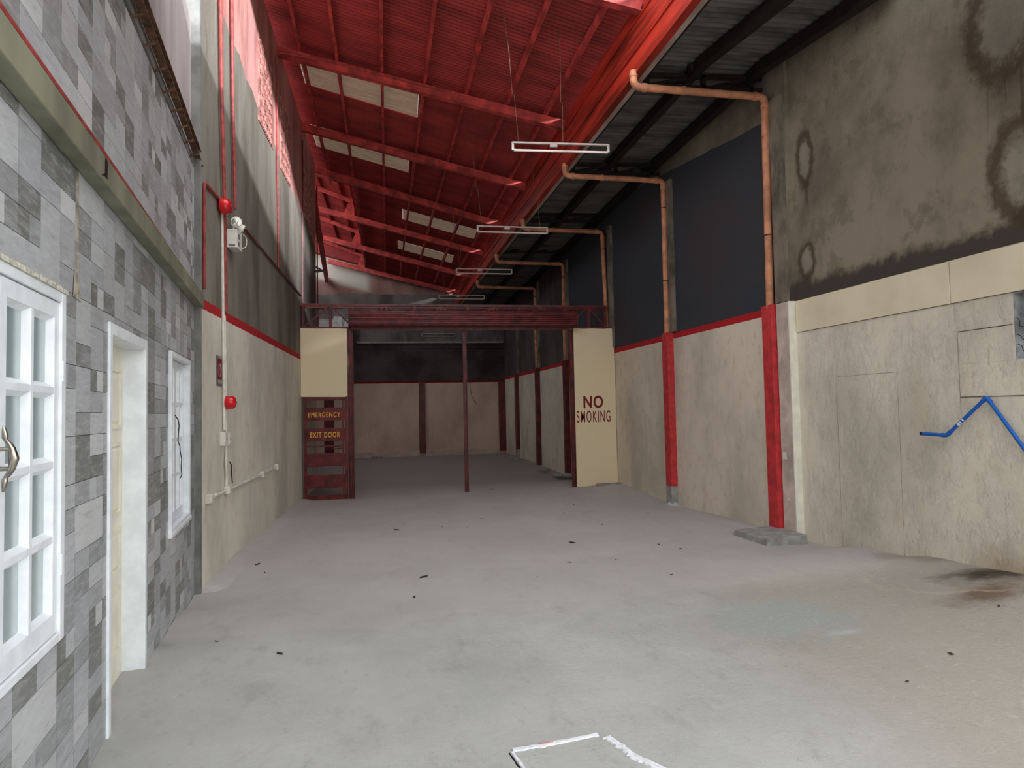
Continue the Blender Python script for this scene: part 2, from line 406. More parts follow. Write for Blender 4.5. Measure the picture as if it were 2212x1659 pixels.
# ------------------------------------------------------------------ left warehouse wall
b = MB()
b.hexa([(XL,6.7,-.3), (XL,15.35,-.3), (XL-.2,15.35,-.3), (XL-.2,6.7,-.3), (XL,6.7,RZ(XL,6.7,.12)), (XL,15.35,RZ(XL,15.35,.12)), (XL-.2,15.35,RZ(XL,15.35,.12)), (XL-.2,6.7,RZ(XL,6.7,.12))])
b.f = [tuple(reversed(x)) for x in b.f]
wl = struct(b.build('wall_left', M['wall_left'], origin=(0, 0, 0)))
# raw plaster end strip where it meets the tiled office
b = MB(); b.box((XL-.2, 6.655, -.2), (XL+.002, 6.705, 7.6)); e = b.build('trim_1', simple('grimy_wall_end', (132, 131, 128), .9, .1, 5, bump=.3)); struct(e)
# cement fillet along its foot
b = MB(); n = 60
for i in range(n+1):
    y = 6.70+i*(12.93-6.70)/n; w = .20+.03*math.sin(i*.35)+.012*math.sin(i*1.1); h = FZ(XL, y)+.05+.008*math.sin(i*.6)
    if i == 0: w = .12
    b.v += [(XL, y, h), (XL+w*.5, y, h-.012), (XL+w, y, FZ(XL+w, y)-.006), (XL, y, -.25)]
for i in range(n):
    a = i*4; b.f += [(a, a+1, a+5, a+4), (a+1, a+2, a+6, a+5)]
b.f += [(0, 3, 2, 1)]
o = b.build('baseboard_left', M['floor'], origin=(0, 0, 0)); struct(o)
for p in o.data.polygons: p.use_smooth = True

# decorative pierced vent blocks high in the left wall
def ring(b, c, R_, r_, n=12, m=5):
    o = len(b.v)
    for i in range(n):
        a = 2*math.pi*i/n
        for j in range(m):
            q = 2*math.pi*j/m; rr = R_+r_*math.cos(q)
            b.v.append((c[0]+r_*math.sin(q), c[1]+rr*math.cos(a), c[2]+rr*math.sin(a)))
    for i in range(n):
        for j in range(m):
            b.f.append((o+i*m+j, o+((i+1) % n)*m+j, o+((i+1) % n)*m+(j+1) % m, o+i*m+(j+1) % m))
M['vent'] = simple('faded_pink_vent_block', (172, 116, 108), .9, .2, 8, bump=.3)
M['vent_dark'] = simple('dirty_recess', (158, 106, 98), .95, .2, 8)
for k, (y0, y1, z0, z1, w) in enumerate(((9.3, 10.35, 5.7, 6.95, 'nearest the entrance'), (10.95, 11.85, 5.65, 6.85, 'just beyond the thin red drop conduit'), (13.45, 14.75, 5.6, 6.8, 'farthest from the entrance'))):
    tg = thing('vent_block_panel', (XL, (y0+y1)/2, z0), 'pinkish pierced vent panel high on left wall, '+w, 'vent', 'pierced vent panels high on the left wall')
    b = MB(); b.box((XL-.05, y0, z0), (XL+.006, y1, z1)); b.build('backing', M['vent_dark'], tg)
    b = MB(); s = .15; ny = int((y1-y0)/s); nz = int((z1-z0)/s)
    for i in range(ny):
        for j in range(nz): ring(b, (XL+.004, y0+s*(i+.5), z0+s*(j+.5)), .062, .02)
    for i in range(ny+1): b.bar((XL+.004, y0+s*i, z0), (XL+.004, y0+s*i, z1), .02, .03, (1, 0, 0))
    b.build('grille', M['vent'], tg, smooth=True)

# ------------------------------------------------------------------ tiled office wall
OPEN = [(-2.72, -1.48, .75, 2.10), (-.76, .15, -1, 2.09), (.99, 1.99, .72, 2.11)]
U0, U1, ZT = -5.6, 2.56, 3.95
def zt(u): return 3.93+.035*(u+.43)
b = MB()
us = sorted({U0, U1}|{o[0] for o in OPEN}|{o[1] for o in OPEN}); zs = [-.3, .72, .75, 2.09, 2.10, 2.11, 3.93]
for i in range(len(us)-1):
    for j in range(len(zs)-1):
        uc = (us[i]+us[i+1])/2; zc = (zs[j]+zs[j+1])/2
        if any(o[0] < uc < o[1] and o[2] < zc < o[3] for o in OPEN): continue
        p = [tp(us[i], -.16, zs[j]), tp(us[i+1], -.16, zs[j]), tp(us[i+1], -.008, zs[j]), tp(us[i], -.008, zs[j])]
        q = [tp(us[i], -.16, zs[j+1]), tp(us[i+1], -.16, zs[j+1]), tp(us[i+1], -.008, zs[j+1]), tp(us[i], -.008, zs[j+1])]
        b.hexa(p+q)
wo = struct(b.build('wall_office', M['grout'], origin=(0, 0, 0)))
# printed tiles: 0.63 x 0.30 units, each printed with an ashlar of blocks
def subtract(rects, o):
    out = []
    for (a, b_, c_, d) in rects:
        if o[1] <= a or o[0] >= b_ or o[3] <= c_ or o[2] >= d: out.append((a, b_, c_, d)); continue
        if a < o[0]: out.append((a, o[0], c_, d))
        if b_ > o[1]: out.append((o[1], b_, c_, d))
        x0 = max(a, o[0]); x1 = min(b_, o[1])
        if c_ < o[2]: out.append((x0, x1, c_, o[2]))
        if d > o[3]: out.append((x0, x1, o[3], d))
    return out
PAL = [(178,180,184), (168,170,174), (184,186,188), (122,123,121), (116,116,112), (152,154,156), (142,143,143), (200,201,202), (180,182,184), (162,163,166)]
vb, fb, cols = [], [], []
def block(a, b_, c_, d, col):
    g = .0014
    rs = [(a+g, b_-g, c_+g, d-g)]
    for o in OPEN: rs = subtract(rs, o)
    for (x0, x1, z0, z1) in rs:
        x1 = min(x1, U1)
        if x1-x0 < .004 or z1-z0 < .004: continue
        o = len(vb)
        for (uu, zz) in ((x0, z0), (x1, z0), (x1, z1), (x0, z1)):
            zz = min(zz, zt(uu)); vb.append(tp(uu, 0, zz))
        for (uu, zz) in ((x0, z0), (x1, z0), (x1, z1), (x0, z1)):
            zz = min(zz, zt(uu)); vb.append(tp(uu, -.008, zz))
        fb.extend([(o, o+1, o+2, o+3), (o, o+4, o+5, o+1), (o+1, o+5, o+6, o+2), (o+2, o+6, o+7, o+3), (o+3, o+7, o+4, o)])
        cols.extend([col]*5)
TW, TH = .645, .30
PATS = [  # (x0,x1,z0,z1 in sixths/thirds, shade)
    [(0,2,0,2,0), (0,2,2,3,5), (2,4,0,1,1), (2,4,1,3,3), (4,6,0,1,2), (4,6,1,3,8)],
    [(0,2,0,1,4), (0,2,1,3,8), (2,3,0,1,7), (3,4,0,1,4), (2,4,1,2,9), (2,4,2,3,2), (4,6,0,2,1), (4,6,2,3,6)],
    [(0,4,0,2,2), (0,2,2,3,6), (2,4,2,3,0), (4,6,0,1,9), (4,6,1,3,0)],
    [(0,2,0,1,8), (0,2,1,2,5), (0,2,2,3,2), (2,6,0,2,4), (2,4,2,3,9), (4,5,2,3,3), (5,6,2,3,7)],
    [(0,2,0,2,3), (0,2,2,3,1), (2,4,0,3,0), (4,6,0,1,5), (4,5,1,2,7), (5,6,1,2,6), (4,6,2,3,2)],
]
k0 = int((U0+1.27)/TW)-1
row = 0; z = -.27
while z < ZT:
    u = -1.27+k0*TW; i = 0
    while u < U1:
        pat = PATS[rnd.randrange(5)]; fl_ = rnd.random() < .5; fz = rnd.random() < .5; sh = rnd.randint(-6, 6); rot = rnd.choice((0, 0, 1, 5, 8))
        for (x0, x1, z0, z1, k) in pat:
            if fl_: x0, x1 = 6-x1, 6-x0
            if fz: z0, z1 = 3-z1, 3-z0
            cc = PAL[(k+rot) % 10]; s = sh+rnd.randint(-4, 4)
            block(u+x0*TW/6, u+x1*TW/6, z+z0*TH/3, z+z1*TH/3, lin(tuple(v+s for v in cc)))
        u += TW; i += 1
    z += TH; row += 1
me = bpy.data.meshes.new('tile_cladding'); me.from_pydata(vb, [], fb); me.update(); me.materials.append(M['tile'])
ca = me.color_attributes.new('tilecol', 'FLOAT_COLOR', 'CORNER')
for p, cc in zip(me.polygons, cols):
    for li in p.loop_indices: ca.data[li].color = cc
tc = bpy.data.objects.new('tile_cladding', me); COL.objects.link(tc); tc.parent = wo

# plaster wall above, set back behind a rusted rail
b = MB()
def tbox(b, u0, u1, n0, n1, z0, z1, z0b=None, z1b=None):
    z0b = z0 if z0b is None else z0b; z1b = z1 if z1b is None else z1b
    return b.hexa([tp(u0,n1,z0), tp(u0,n0,z0), tp(u1,n0,z0b), tp(u1,n1,z0b), tp(u0,n1,z1), tp(u0,n0,z1), tp(u1,n0,z1b), tp(u1,n1,z1b)])
tbox(b, U0, 2.84, -.20, -.03, 3.85, 5.5)
struct(b.build('wall_office_upper', M['upper_plaster'], origin=(0, 0, 0)))
b = MB(); tbox(b, U0, 2.62, -.05, .0, 3.86, 4.0, 4.05, 4.12); struct(b.build('trim_2', M['end_plaster'], origin=(0, 0, 0)))
tg = thing('rusty_rail', tp(-1, 0, 3.9), 'rusted brown steel rail with short rods along the top of the tiled wall', 'rail')
b = MB(); z_ = lambda u: 4.06+.038*(u+.43)
b.channel(tp(-4.5, .07, z_(-4.5)), tp(2.62, .035, z_(2.62)), .05, .085); b.build('rail', M['rust'], tg)
for k in range(17):
    u = -3.0+k*.34
    b = MB(); b.tube([tp(u, -.01, zt(u)+.01), tp(u, .075, zt(u)+.045)], .009, 6); b.build('bracket_rod', M['rust'], tg)

# olive channel with conduit, slot, drip stain
tg = thing('green_steel_channel', tp(0, 0, 2.68), 'long olive green steel channel fixed along the tiled wall above the windows', 'channel')
b = MB(); tbox(b, -5.4, 2.53, .001, .075, 2.675, 2.80); b.build('beam', M['green'], tg, bevel=.006)
b = MB(); u = -1.17
b.add([tp(u,.0765,2.700), tp(u+.06,.0765,2.700), tp(u+.065,.0765,2.78), tp(u+.035,.0765,2.795), tp(u+.02,.0765,2.78), tp(u+.02,.0765,2.716), tp(u-.03,.0765,2.694), tp(u-.03,.0765,2.684)],
      [(0,1,2,3,4,5,6,7)]); b.build('slot', M['black'], tg)
b = MB(); b.tube([tp(-5.3,.06,2.815), tp(-1,.062,2.813), tp(.6,.05,2.813), tp(2.0,.04,2.815), tp(2.56,.03,2.84)], .014, 8)
tag(b.build('red_conduit', M['pink_pipe'], smooth=True), 'faded red conduit lying on top of the olive green channel', 'pipe')
b = MB(); tbox(b, -1.295, -1.262, .0005, .004, 2.14, 2.674); b.add([tp(-1.33,.003,2.12), tp(-1.22,.003,2.11), tp(-1.24,.003,2.2), tp(-1.31,.003,2.24)], [(0,1,2,3)])
tag(b.build('cement_patch', simple('rusty_drip_cement', (164,156,142), .9, .2, 20, dirt=(150,118,84))), 'thin vertical cement strip with rusty smear under the green channel', 'cement strip')

# ------------------------------------------------------------------ windows and door in the office wall
def sash(par, u0, u1, z0, z1, n, cols_, rows):
    """glazed sash: stiles/rails, bars with mitred beads, panes"""
    st = .05
    b = MB(); tbox(b, u0, u0+st, n-.035, n, z0, z1); tbox(b, u1-st, u1, n-.035, n, z0, z1)
    tbox(b, u0+st, u1-st, n-.035, n, z0, z0+st*1.5); tbox(b, u0+st, u1-st, n-.035, n, z1-st*1.2, z1)
    a0, a1, c0, c1 = u0+st, u1-st, z0+st*1.5, z1-st*1.2
    mw = .024
    for i in range(1, cols_):
        x = a0+(a1-a0)*i/cols_; tbox(b, x-mw/2, x+mw/2, n-.03, n-.001, c0, c1)
    for j in range(1, rows):
        zz = c0+(c1-c0)*j/rows; tbox(b, a0, a1, n-.03, n-.0015, zz-mw/2, zz+mw/2)
    for i in range(cols_):
        for j in range(rows):
            x0 = a0+(a1-a0)*i/cols_+(mw/2 if i else 0); x1 = a0+(a1-a0)*(i+1)/cols_-(mw/2 if i < cols_-1 else 0)
            y0 = c0+(c1-c0)*j/rows+(mw/2 if j else 0); y1 = c0+(c1-c0)*(j+1)/rows-(mw/2 if j < rows-1 else 0)
            g = .018; o = len(b.v)
            for (uu, zz) in ((x0,y0), (x1,y0), (x1,y1), (x0,y1)): b.v.append(tuple(tp(uu, n-.002, zz)))
            for (uu, zz) in ((x0+g,y0+g), (x1-g,y0+g), (x1-g,y1-g), (x0+g,y1-g)): b.v.append(tuple(tp(uu, n-.026, zz)))
            for k in range(4): b.f.append((o+k, o+(k+1) % 4, o+4+(k+1) % 4, o+4+k))
    s_ = b.build('sash', M['white'], par)
    b = MB(); tbox(b, a0+.002, a1-.002, n-.030, n-.026, c0+.002, c1-.002); b.build('pane', M['glass'], s_)
    return s_
def frame_window(name, u0, u1, z0, z1, label):
    tg = thing(name, tp((u0+u1)/2, 0, z0), label, 'window'); tg['kind'] = 'structure'
    fw = .05; b = MB()
    tbox(b, u0, u0+fw, -.15, .022, z0, z1); tbox(b, u1-fw, u1, -.15, .022, z0, z1)
    tbox(b, u0+fw, u1-fw, -.15, .0215, z1-fw*.8, z1)
    tbox(b, u0+fw, u1-fw, -.15, .0215, z0, z0+.035)
    b.build('frame', M['white'], tg, bevel=.004)
    return tg
w1 = frame_window('window_1', -2.72, -1.48, .75, 2.10, 'white wooden casement window with small panes nearest the camera in the tiled wall')
sash(w1, -2.67, -2.09, .79, 2.055, .012, 2, 4); s_ = sash(w1, -2.08, -1.53, .79, 2.055, .012, 2, 4)
b = MB(); hu = -2.125
b.tube([tp(hu,.040,1.385), tp(hu,.042,1.40), tp(hu,.044,1.42), tp(hu,.046,1.428), tp(hu,.055,1.44), tp(hu,.062,1.455), tp(hu,.066,1.475), tp(hu,.067,1.485), tp(hu,.066,1.495), tp(hu,.062,1.515), tp(hu,.055,1.53), tp(hu,.046,1.542), tp(hu,.044,1.55), tp(hu,.042,1.57), tp(hu,.040,1.585)], [.003,.007,.009,.006,.008,.010,.012,.014,.012,.010,.008,.006,.009,.007,.003], 12)
b.tube([tp(hu,.012,1.455), tp(hu,.058,1.455)], .007, 10); b.tube([tp(hu,.012,1.515), tp(hu,.058,1.515)], .007, 10); b.lathe(tp(hu,.012,1.485), TO, [(0,.026), (.006,.026), (.01,.016)], 16)
b.build('handle', M['chrome'], w1, smooth=True)['label'] = 'ornate nickel pull handle'
for zz in (1.75, 1.0):
    b = MB(); b.tube([tp(-1.522,.02,zz), tp(-1.522,.02,zz+.08)], .006, 8); b.build('hinge', M['white'], w1)
b = MB()
for i in range(14):
    u = -2.66+i*.085; tbox(b, u, u+.086, .0, .026+.006*rnd.random(), 2.098, 2.112+.008*rnd.random())
b.build('filler', simple('cream_filler', (206, 202, 188), .9, .15, 40, bump=.5), w1)
w2 = frame_window('window_2', .99, 1.99, .72, 2.11, 'white casement window with small panes at the far end of the tiled wall, beyond the door')
sash(w2, 1.04, 1.485, .76, 2.065, -.03, 2, 4); sash(w2, 1.49, 1.94, .76, 2.065, -.03, 2, 4)
b = MB(); b.tube([tp(1.42,-.02,1.62), tp(1.44,.0,1.58), tp(1.49,.0,1.53), tp(1.45,0,1.47), tp(1.44,.0,1.40), tp(1.50,.005,1.36), tp(1.47,.01,1.33), tp(1.55,.01,1.25), tp(1.52,.01,1.19), tp(1.56,.01,1.12), tp(1.49,.01,1.10)], .004, 6)
b.build('wire_hook', M['black'], w2)['label'] = 'twisted black wire latch'
b = MB(); tbox(b, .97, 2.0, .0, .03, .695, .722); b.build('sill', M['white'], w2)

d1 = thing('door_1', tp(-.3, -.05, 0), 'cream panelled door set deep in a white frame in the tiled wall', 'door'); d1['kind'] = 'structure'
b = MB(); tbox(b, .10, .15, -.16, .012, -.1, 2.09); tbox(b, -.76, -.71, -.16, .012, -.1, 2.09); tbox(b, -.71, .10, -.16, .0115, 2.03, 2.09)
b.build('frame', M['white'], d1, bevel=.004)
b = MB(); nd = -.115
tbox(b, -.71, .10, nd-.035, nd, .02, 2.03); lf = b.build('leaf', M['cream_door'], d1)
b = MB()
def raised(b, u0, u1, z0, z1):
    for (x0, x1, y0, y1) in ((u0, u1, z0, z0+.022), (u0, u1, z1-.022, z1), (u0, u0+.022, z0+.022, z1-.022), (u1-.022, u1, z0+.022, z1-.022)):
        tbox(b, x0, x1, nd, nd+.012, y0, y1)
    o = len(b.v); g = .05
    for (uu, zz) in ((u0+.03,z0+.03), (u1-.03,z0+.03), (u1-.03,z1-.03), (u0+.03,z1-.03)): b.v.append(tuple(tp(uu, nd+.0005, zz)))
    for (uu, zz) in ((u0+g,z0+g), (u1-g,z0+g), (u1-g,z1-g), (u0+g,z1-g)): b.v.append(tuple(tp(uu, nd+.009, zz)))
    for k in range(4): b.f.append((o+k, o+(k+1) % 4, o+4+(k+1) % 4, o+4+k))
    b.f.append((o+4, o+5, o+6, o+7))
for (z0, z1) in ((.22, .60), (.68, .95), (1.02, 1.46), (1.54, 1.90)):
    raised(b, -.62, -.34, z0, z1); raised(b, -.26, .02, z0, z1)
b.build('moulding', M['cream_door'], lf)
b = MB(); tbox(b, -.70, .09, -.17, -.03, -.03, .03); b.build('threshold', M['rust'], d1)
b = MB(); b.tube([tp(-.62,-.08,1.0), tp(-.62,-.06,1.0)], .02, 12); b.lathe(tp(-.62,-.115,1.0), TO, [(0,.03), (.01,.03), (.03,.012), (.045,.026), (.065,.026), (.075,.01)], 16)
b.build('knob', M['chrome'], d1, smooth=True)
# dim room behind the office windows
b = MB(); tbox(b, U0, U1, -1.7, -1.6, -.1, 4.0); struct(b.build('wall_office_inner', simple('dim_office_wall', (120, 126, 126), .9, .05, 1), origin=(0, 0, 0)))

b = MB(); b.add([tp(2.5,.004,1.74), tp(2.56,.006,1.74), tp(2.56,.006,2.03), tp(2.5,.004,2.06), tp(2.5,.002,1.74), tp(2.56,.002,1.74), tp(2.56,.002,2.03), tp(2.5,.002,2.06)], [(0,1,2,3), (7,6,5,4), (0,4,5,1), (1,5,6,2), (2,6,7,3), (3,7,4,0)])
tag(b.build('paper_notice', M['paper']), 'blank white paper sheet stuck at the far corner of the tiled wall', 'paper')

# ------------------------------------------------------------------ right wall
b = MB()
def rwbox(b, y0, y1, z0, z1, d0, d1, z1b=None):
    """box on the right wall; d = how far it stands out from the face into the room (negative = into the wall)"""
    z1b = z1 if z1b is None else z1b
    return b.hexa([(RW(y0)-d1,y0,z0), (RW(y0)-d0,y0,z0), (RW(y1)-d0,y1,z0), (RW(y1)-d1,y1,z0), (RW(y0)-d1,y0,z1), (RW(y0)-d0,y0,z1), (RW(y1)-d0,y1,z1b), (RW(y1)-d1,y1,z1b)])
def rwz(y): return 5.62+.14*(y-5.6) if y < 7.4 else 5.93
NB = -.045      # near plaster wall stands a little behind
rwbox(b, 7.16, 24.1, -.3, 6.05, -.2, 0)
for (y0, y1, z0, z1) in ((4.46, 7.16, -.3, 6.1), (1.9, 4.05, -.3, 5.9), (4.05, 4.46, -.3, 1.93), (4.05, 4.46, 2.475, 5.8)):
    rwbox(b, y0, y1, z0, z1 if z1 < 5 else rwz(y0)+.3, -.25, NB, None if z1 < 5 else rwz(y1)+.3)
wr = struct(b.build('wall_right', M['wall_right'], origin=(0, 0, 0)))
b = MB()
for (y0, y1, z0, z1) in ((4.46, 7.16, -.2, 2.475), (1.9, 4.05, -.2, 2.475), (4.05, 4.46, -.2, 1.93)):
    rwbox(b, y0, y1, z0, z1, NB+.0005, NB+.006)
b.build('plaster_coat', M['plaster'], wr)
b = MB(); rwbox(b, 5.02, 7.14, 2.475, 2.85, NB+.0005, NB+.02); rwbox(b, 1.9, 5.012, 2.475, 2.85, NB+.0005, NB+.02); b.build('cream_board', M['board'], wr, bevel=.003)
b = MB(); rwbox(b, 5.66, 6.5, .02, 1.9, NB+.006, NB+.014); b.build('patched_doorway', M['plaster'], wr, bevel=.002)
b = MB(); rwbox(b, 4.1, 4.97, 1.64, 1.925, NB+.0065, NB+.011); rwbox(b, 4.465, 4.97, 1.925, 2.21, NB+.0065, NB+.011); b.build('patch_board', M['plaster'], wr, bevel=.002)
b = MB(); rwbox(b, 4.0, 4.5, 1.9, 2.5, -.5, -.22)
b.build('niche_back', simple('cracked_grey_plaster', (168, 172, 178), .9, .15, 6, bump=.5, dirt=(70, 58, 50)), wr)
M['niche'] = simple('cracked_grey_niche', (150, 152, 156), .9, .2, 7, bump=.6, dirt=(92, 80, 70))
b = MB(); rwbox(b, 4.448, 4.4605, 1.93, 2.475, -.22, NB+.003); rwbox(b, 4.05, 4.448, 2.462, 2.476, -.22, NB+.003); rwbox(b, 4.05, 4.448, 1.93, 1.94, -.22, NB+.003)
b.build('niche_lining', M['niche'], wr)
for path in ([(-.0,2.13), (.03,2.12), (.05,2.09), (.10,2.085)], [(.0,2.05), (.035,2.04), (.05,2.0), (.075,1.97), (.12,1.965), (.17,1.95)], [(.0,2.27), (.03,2.24), (.025,2.20), (.07,2.19)]):
    b = MB(); b.tube([(RW(4.446)+.05+a, 4.446, z) for a, z in path], .0028, 4); b.build('crack', M['black'], wr)
M['joint_light'] = simple('faint_plaster_joint', (158, 146, 126), .9, .15, 20, bump=0)
M['joint'] = simple('dirty_board_joint', (104, 94, 80), .9, .2, 20, bump=0)
def jline(pts, r, mat='joint', off=.006):
    b = MB(); b.tube([(RW(y)-(NB+off), y, z) for y, z in pts], r, 4); b.build('board_joint', M[mat], wr)
jline([(4.47, 2.215), (4.97, 2.212)], .0035, off=.011); jline([(4.1, 1.637), (4.97, 1.637)], .003, off=.011); jline([(4.972, 1.5), (4.972, 2.212)], .0018, off=.010)
jline([(1.95, 2.474), (7.12, 2.474)], .003, off=.012); jline([(5.66, .1), (5.658, 1.3), (5.66, 1.9)], .0022, 'joint_light', off=.012); jline([(6.5, .1), (6.505, 1.2), (6.5, 1.9)], .0022, 'joint_light', off=.012); jline([(5.66, 1.903), (6.5, 1.9)], .0022, 'joint_light', off=.012)
# return pilaster painted off-white
b = MB(); rwbox(b, 7.165, 7.4, -.2, 2.86, .0, .055)
M['pil'] = simple('dirty_pinkish_cream_paint', (206, 190, 178), .85, .1, 4, bump=.3)
struct(b.build('trim_3', M['pil'], origin=(0, 0, 0)))
b = MB(); rwbox(b, 7.15, 7.166, -.2, 2.86, NB, .06); struct(b.build('trim_4', simple('off_white_paint', (232, 228, 214), .7, .04, 6, bump=.2), origin=(0, 0, 0)))

CY = [7.42, 10.3, 13.06, 16.1, 18.95, 21.7]
CW = ['nearest the entrance', 'second from entrance, with grey foot', 'beside the NO SMOKING panel', 'just behind the partition', 'midway along the back room wall', 'deepest but one in the back room']
for k, y in enumerate(CY):
    w = .2; p = .115
    foot = .28 if k in (1, 5) else (.04 if k == 0 else -.1)
    tg = thing('wall_pilaster', (RW(y)-p/2, y+w/2, 0), 'slim red boxed column on the right wall, '+CW[k], 'column', 'red boxed columns on the right wall')
    b = MB(); rwbox(b, y, y+w, max(foot, -.1), 2.865, -.01, p); b.build('shaft', M['red_bright'] if k < 3 else M['red_steel'], tg, bevel=.006)
    if k in (1, 5):
        b = MB(); rwbox(b, y+.004, y+w-.004, -.15, .285, -.01, p-.004); b.build('foot', M['grey_cement'], tg)
    if k == 1:
        b = MB(); b.lathe((RW(y)-.05, y+.08, FZ(4.5, y)-.02), (0, 0, 1), [(0,.17), (.03,.15), (.05,.1), (.075,.07)], 14); b.build('cement_collar', simple('pale_cement', (186, 188, 192), .9, .08, 12, bump=.4), tg, smooth=True)
    b = MB(); rwbox(b, y-(.22 if k == 0 else .13), y+(0 if k == 0 else .05), 2.87, 5.45, .0, .05)
    struct(b.build('trim_%d' % (5+k), M['concrete_col'], origin=(0, 0, 0)))
    # down pipe: from the gutter, across, down into the red box
PY = [7.45, 10.36, 13.34, 16.17, 19.08]
PZ = [5.55, 5.50, 5.44, 5.38, 5.30]
PW = ['nearest and brightest', 'second from the entrance', 'third, running down behind the truss end', 'fourth, dim, above the shutter', 'farthest and darkest']
for k, y in enumerate(PY):
    gx = GX(y)-.03 if k == 0 else GX(y)-.01; z = PZ[k]; wx = RW(CY[k])-.075
    yy = y if k else y
    tg = thing('downpipe', (wx, y, 2.85), 'tan plastic rainwater pipe from gutter to right wall, '+PW[k], 'pipe', 'tan rainwater downpipes')
    b = MB(); b.tube(elbow([(gx, y, z+.20), (gx, y, z), (wx, y, z-.02), (wx, CY[k]+.08, 2.83)], .09), .047 if k == 0 else .045, 14)
    b.build('pipe', M['pvc'], tg, smooth=True)
    b = MB()
    for (p, q) in (((gx, y, z+.12), (gx, y, z+.17)), ((gx+.1, y, z-.001), (gx+.16, y, z-.002)), ((gx+.62, y, z-.006), (gx+.66, y, z-.006)), ((wx-.16, y, z-.018), (wx-.1, y, z-.019)), ((wx, y, z-.17), (wx, y, z-.12))):
        b = MB(); b.tube([p, q], .054, 14); b.build('socket_collar', M['pvc'], tg, smooth=True)
    for zz in (5.0, 3.75):
        b = MB(); b.tube([(wx, CY[k]+.06, zz), (wx, CY[k]+.06, zz+.012)], .06, 14); rwbox(b, CY[k]+.05, CY[k]+.07, zz, zz+.012, 0, .02)
        b.build('strap', M['rust'] if k == 0 else M['red_steel'], tg)
b = MB(); rwbox(b, 7.30, 7.36, .93, 1.02, .055, .068)
tg = tag(b.build('switch_plate', M['conduit_white'], bevel=.003), 'small white switch plate on the pilaster right of the first red column', 'switch')
for (y, z) in ((7.28, .45), (7.26, 1.42)):
    b = MB(); b.tube([(RW(y)-.055, y, z), (RW(y)-.09, y-.02, z-.006)], .006, 6)
    tag(b.build('wall_peg', M['conduit_white']), 'small pale peg on the pilaster right of the first red column, '+('lower' if z < 1 else 'upper'), 'peg')

# blue water pipe on the near right wall
tg = thing('blue_water_pipe', (RW(4.7)+NB, 4.7, 1.2), 'bright blue plastic water pipe bent in a peak on the near right wall', 'pipe')
def rp(y, z, d=.06): return (RW(y)-NB-d-.09 if False else RW(y)+.045-d, y, z)
path = [(RW(5.38)-.06, 5.30, 1.31), (RW(5.1)-.03, 5.06, 1.30), (RW(4.7)-.01, 4.68, 1.63), (RW(4.4)-.01, 4.36, 1.18), (RW(4.2)-.01, 4.2, .95)]
b = MB(); b.tube(elbow(path, .03, 3), .0155, 12); b.build('pipe', M['blue'], tg, smooth=True)
for i in (1, 2):
    b = MB(); a = Vector(path[i]); p = a+(Vector(path[i-1])-a).normalized()*.05; q = a+(Vector(path[i+1])-a).normalized()*.05
    b.tube(elbow([p, a, q], .03, 3), .019, 12)
    b.build('elbow_fitting', M['blue'], tg, smooth=True)
b = MB(); e = Vector(path[0]); d = (e-Vector(path[1])).normalized(); b.tube([e-d*.02, e+d*.004], .0165, 12); b.build('open_end', M['black'], tg)
b = MB()
for t_ in (.30, .36, .42):
    a = Vector(path[1]).lerp(Vector(path[2]), t_); c_ = Vector(path[1]).lerp(Vector(path[2]), t_+(.045 if t_ == .30 else .02)); o = Vector((-.004, -.003, -.002))
    b.tube([a+o, c_+o], .0135, 10)
b.build('white_lettering_smear', M['white_cement'], tg, smooth=True)
# ------------------------------------------------------------------ back wall
b = MB(); b.box((-6.5, YB, -.3), (3.95, YB+.2, 8.3)); wb = struct(b.build('wall_back', M['wall_back'], origin=(0, 0, 0)))
b = MB(); b.box((-3.5, YB-.055, -.05), (.61, YB, .205)); b.box((.82, YB-.05, -.05), (3.56, YB, .215))
struct(b.build('baseboard_back', simple('pale_cement_kerb', (200, 180, 168), .95, .06, 3, bump=.1), origin=(0, 0, 0), bevel=.01))
for k, (x0, x1, d, zt_) in enumerate(((.60, .83, .08, 2.72), (3.55, 3.83, .08, 2.72), (-2.75, -2.42, .08, 2.72))):
    b = MB(); b.box((x0, YB-d, .12), (x1, YB, zt_))
    tag(b.build('wall_pilaster', M['red_steel']), ['dark red column in the middle of the back wall', 'dark red column in the right corner of the back wall', 'dark red column seen through the emergency door gaps'][k], 'column')
# pale ledge blocks behind the truss, far left
b = MB(); b.box((-2.85, YB-.5, 4.3), (-1.75, YB-.02, 4.95)); b.box((-2.35, YB-.56, 4.3), (-2.05, YB-.5, 5.05)); struct(b.build('trim_12', simple('pale_grey_ledge', (196, 196, 194), .85, .15, 5), origin=(0, 0, 0)))
b = MB(); b.box((-1.6, YB-.1, 4.14), (3.75, YB, 4.20)); struct(b.build('trim_13', M['grey_cement'], origin=(0, 0, 0)))
# yard wall to the left of the back room
b = MB(); b.box((-3.75, 15.3, -.3), (-3.6, 24.2, 6.8)); b.box((-3.75, 15.1, -.3), (-2.12, 15.3, 6.25)); struct(b.build('wall_left_rear', M['end_plaster'], origin=(0, 0, 0)))

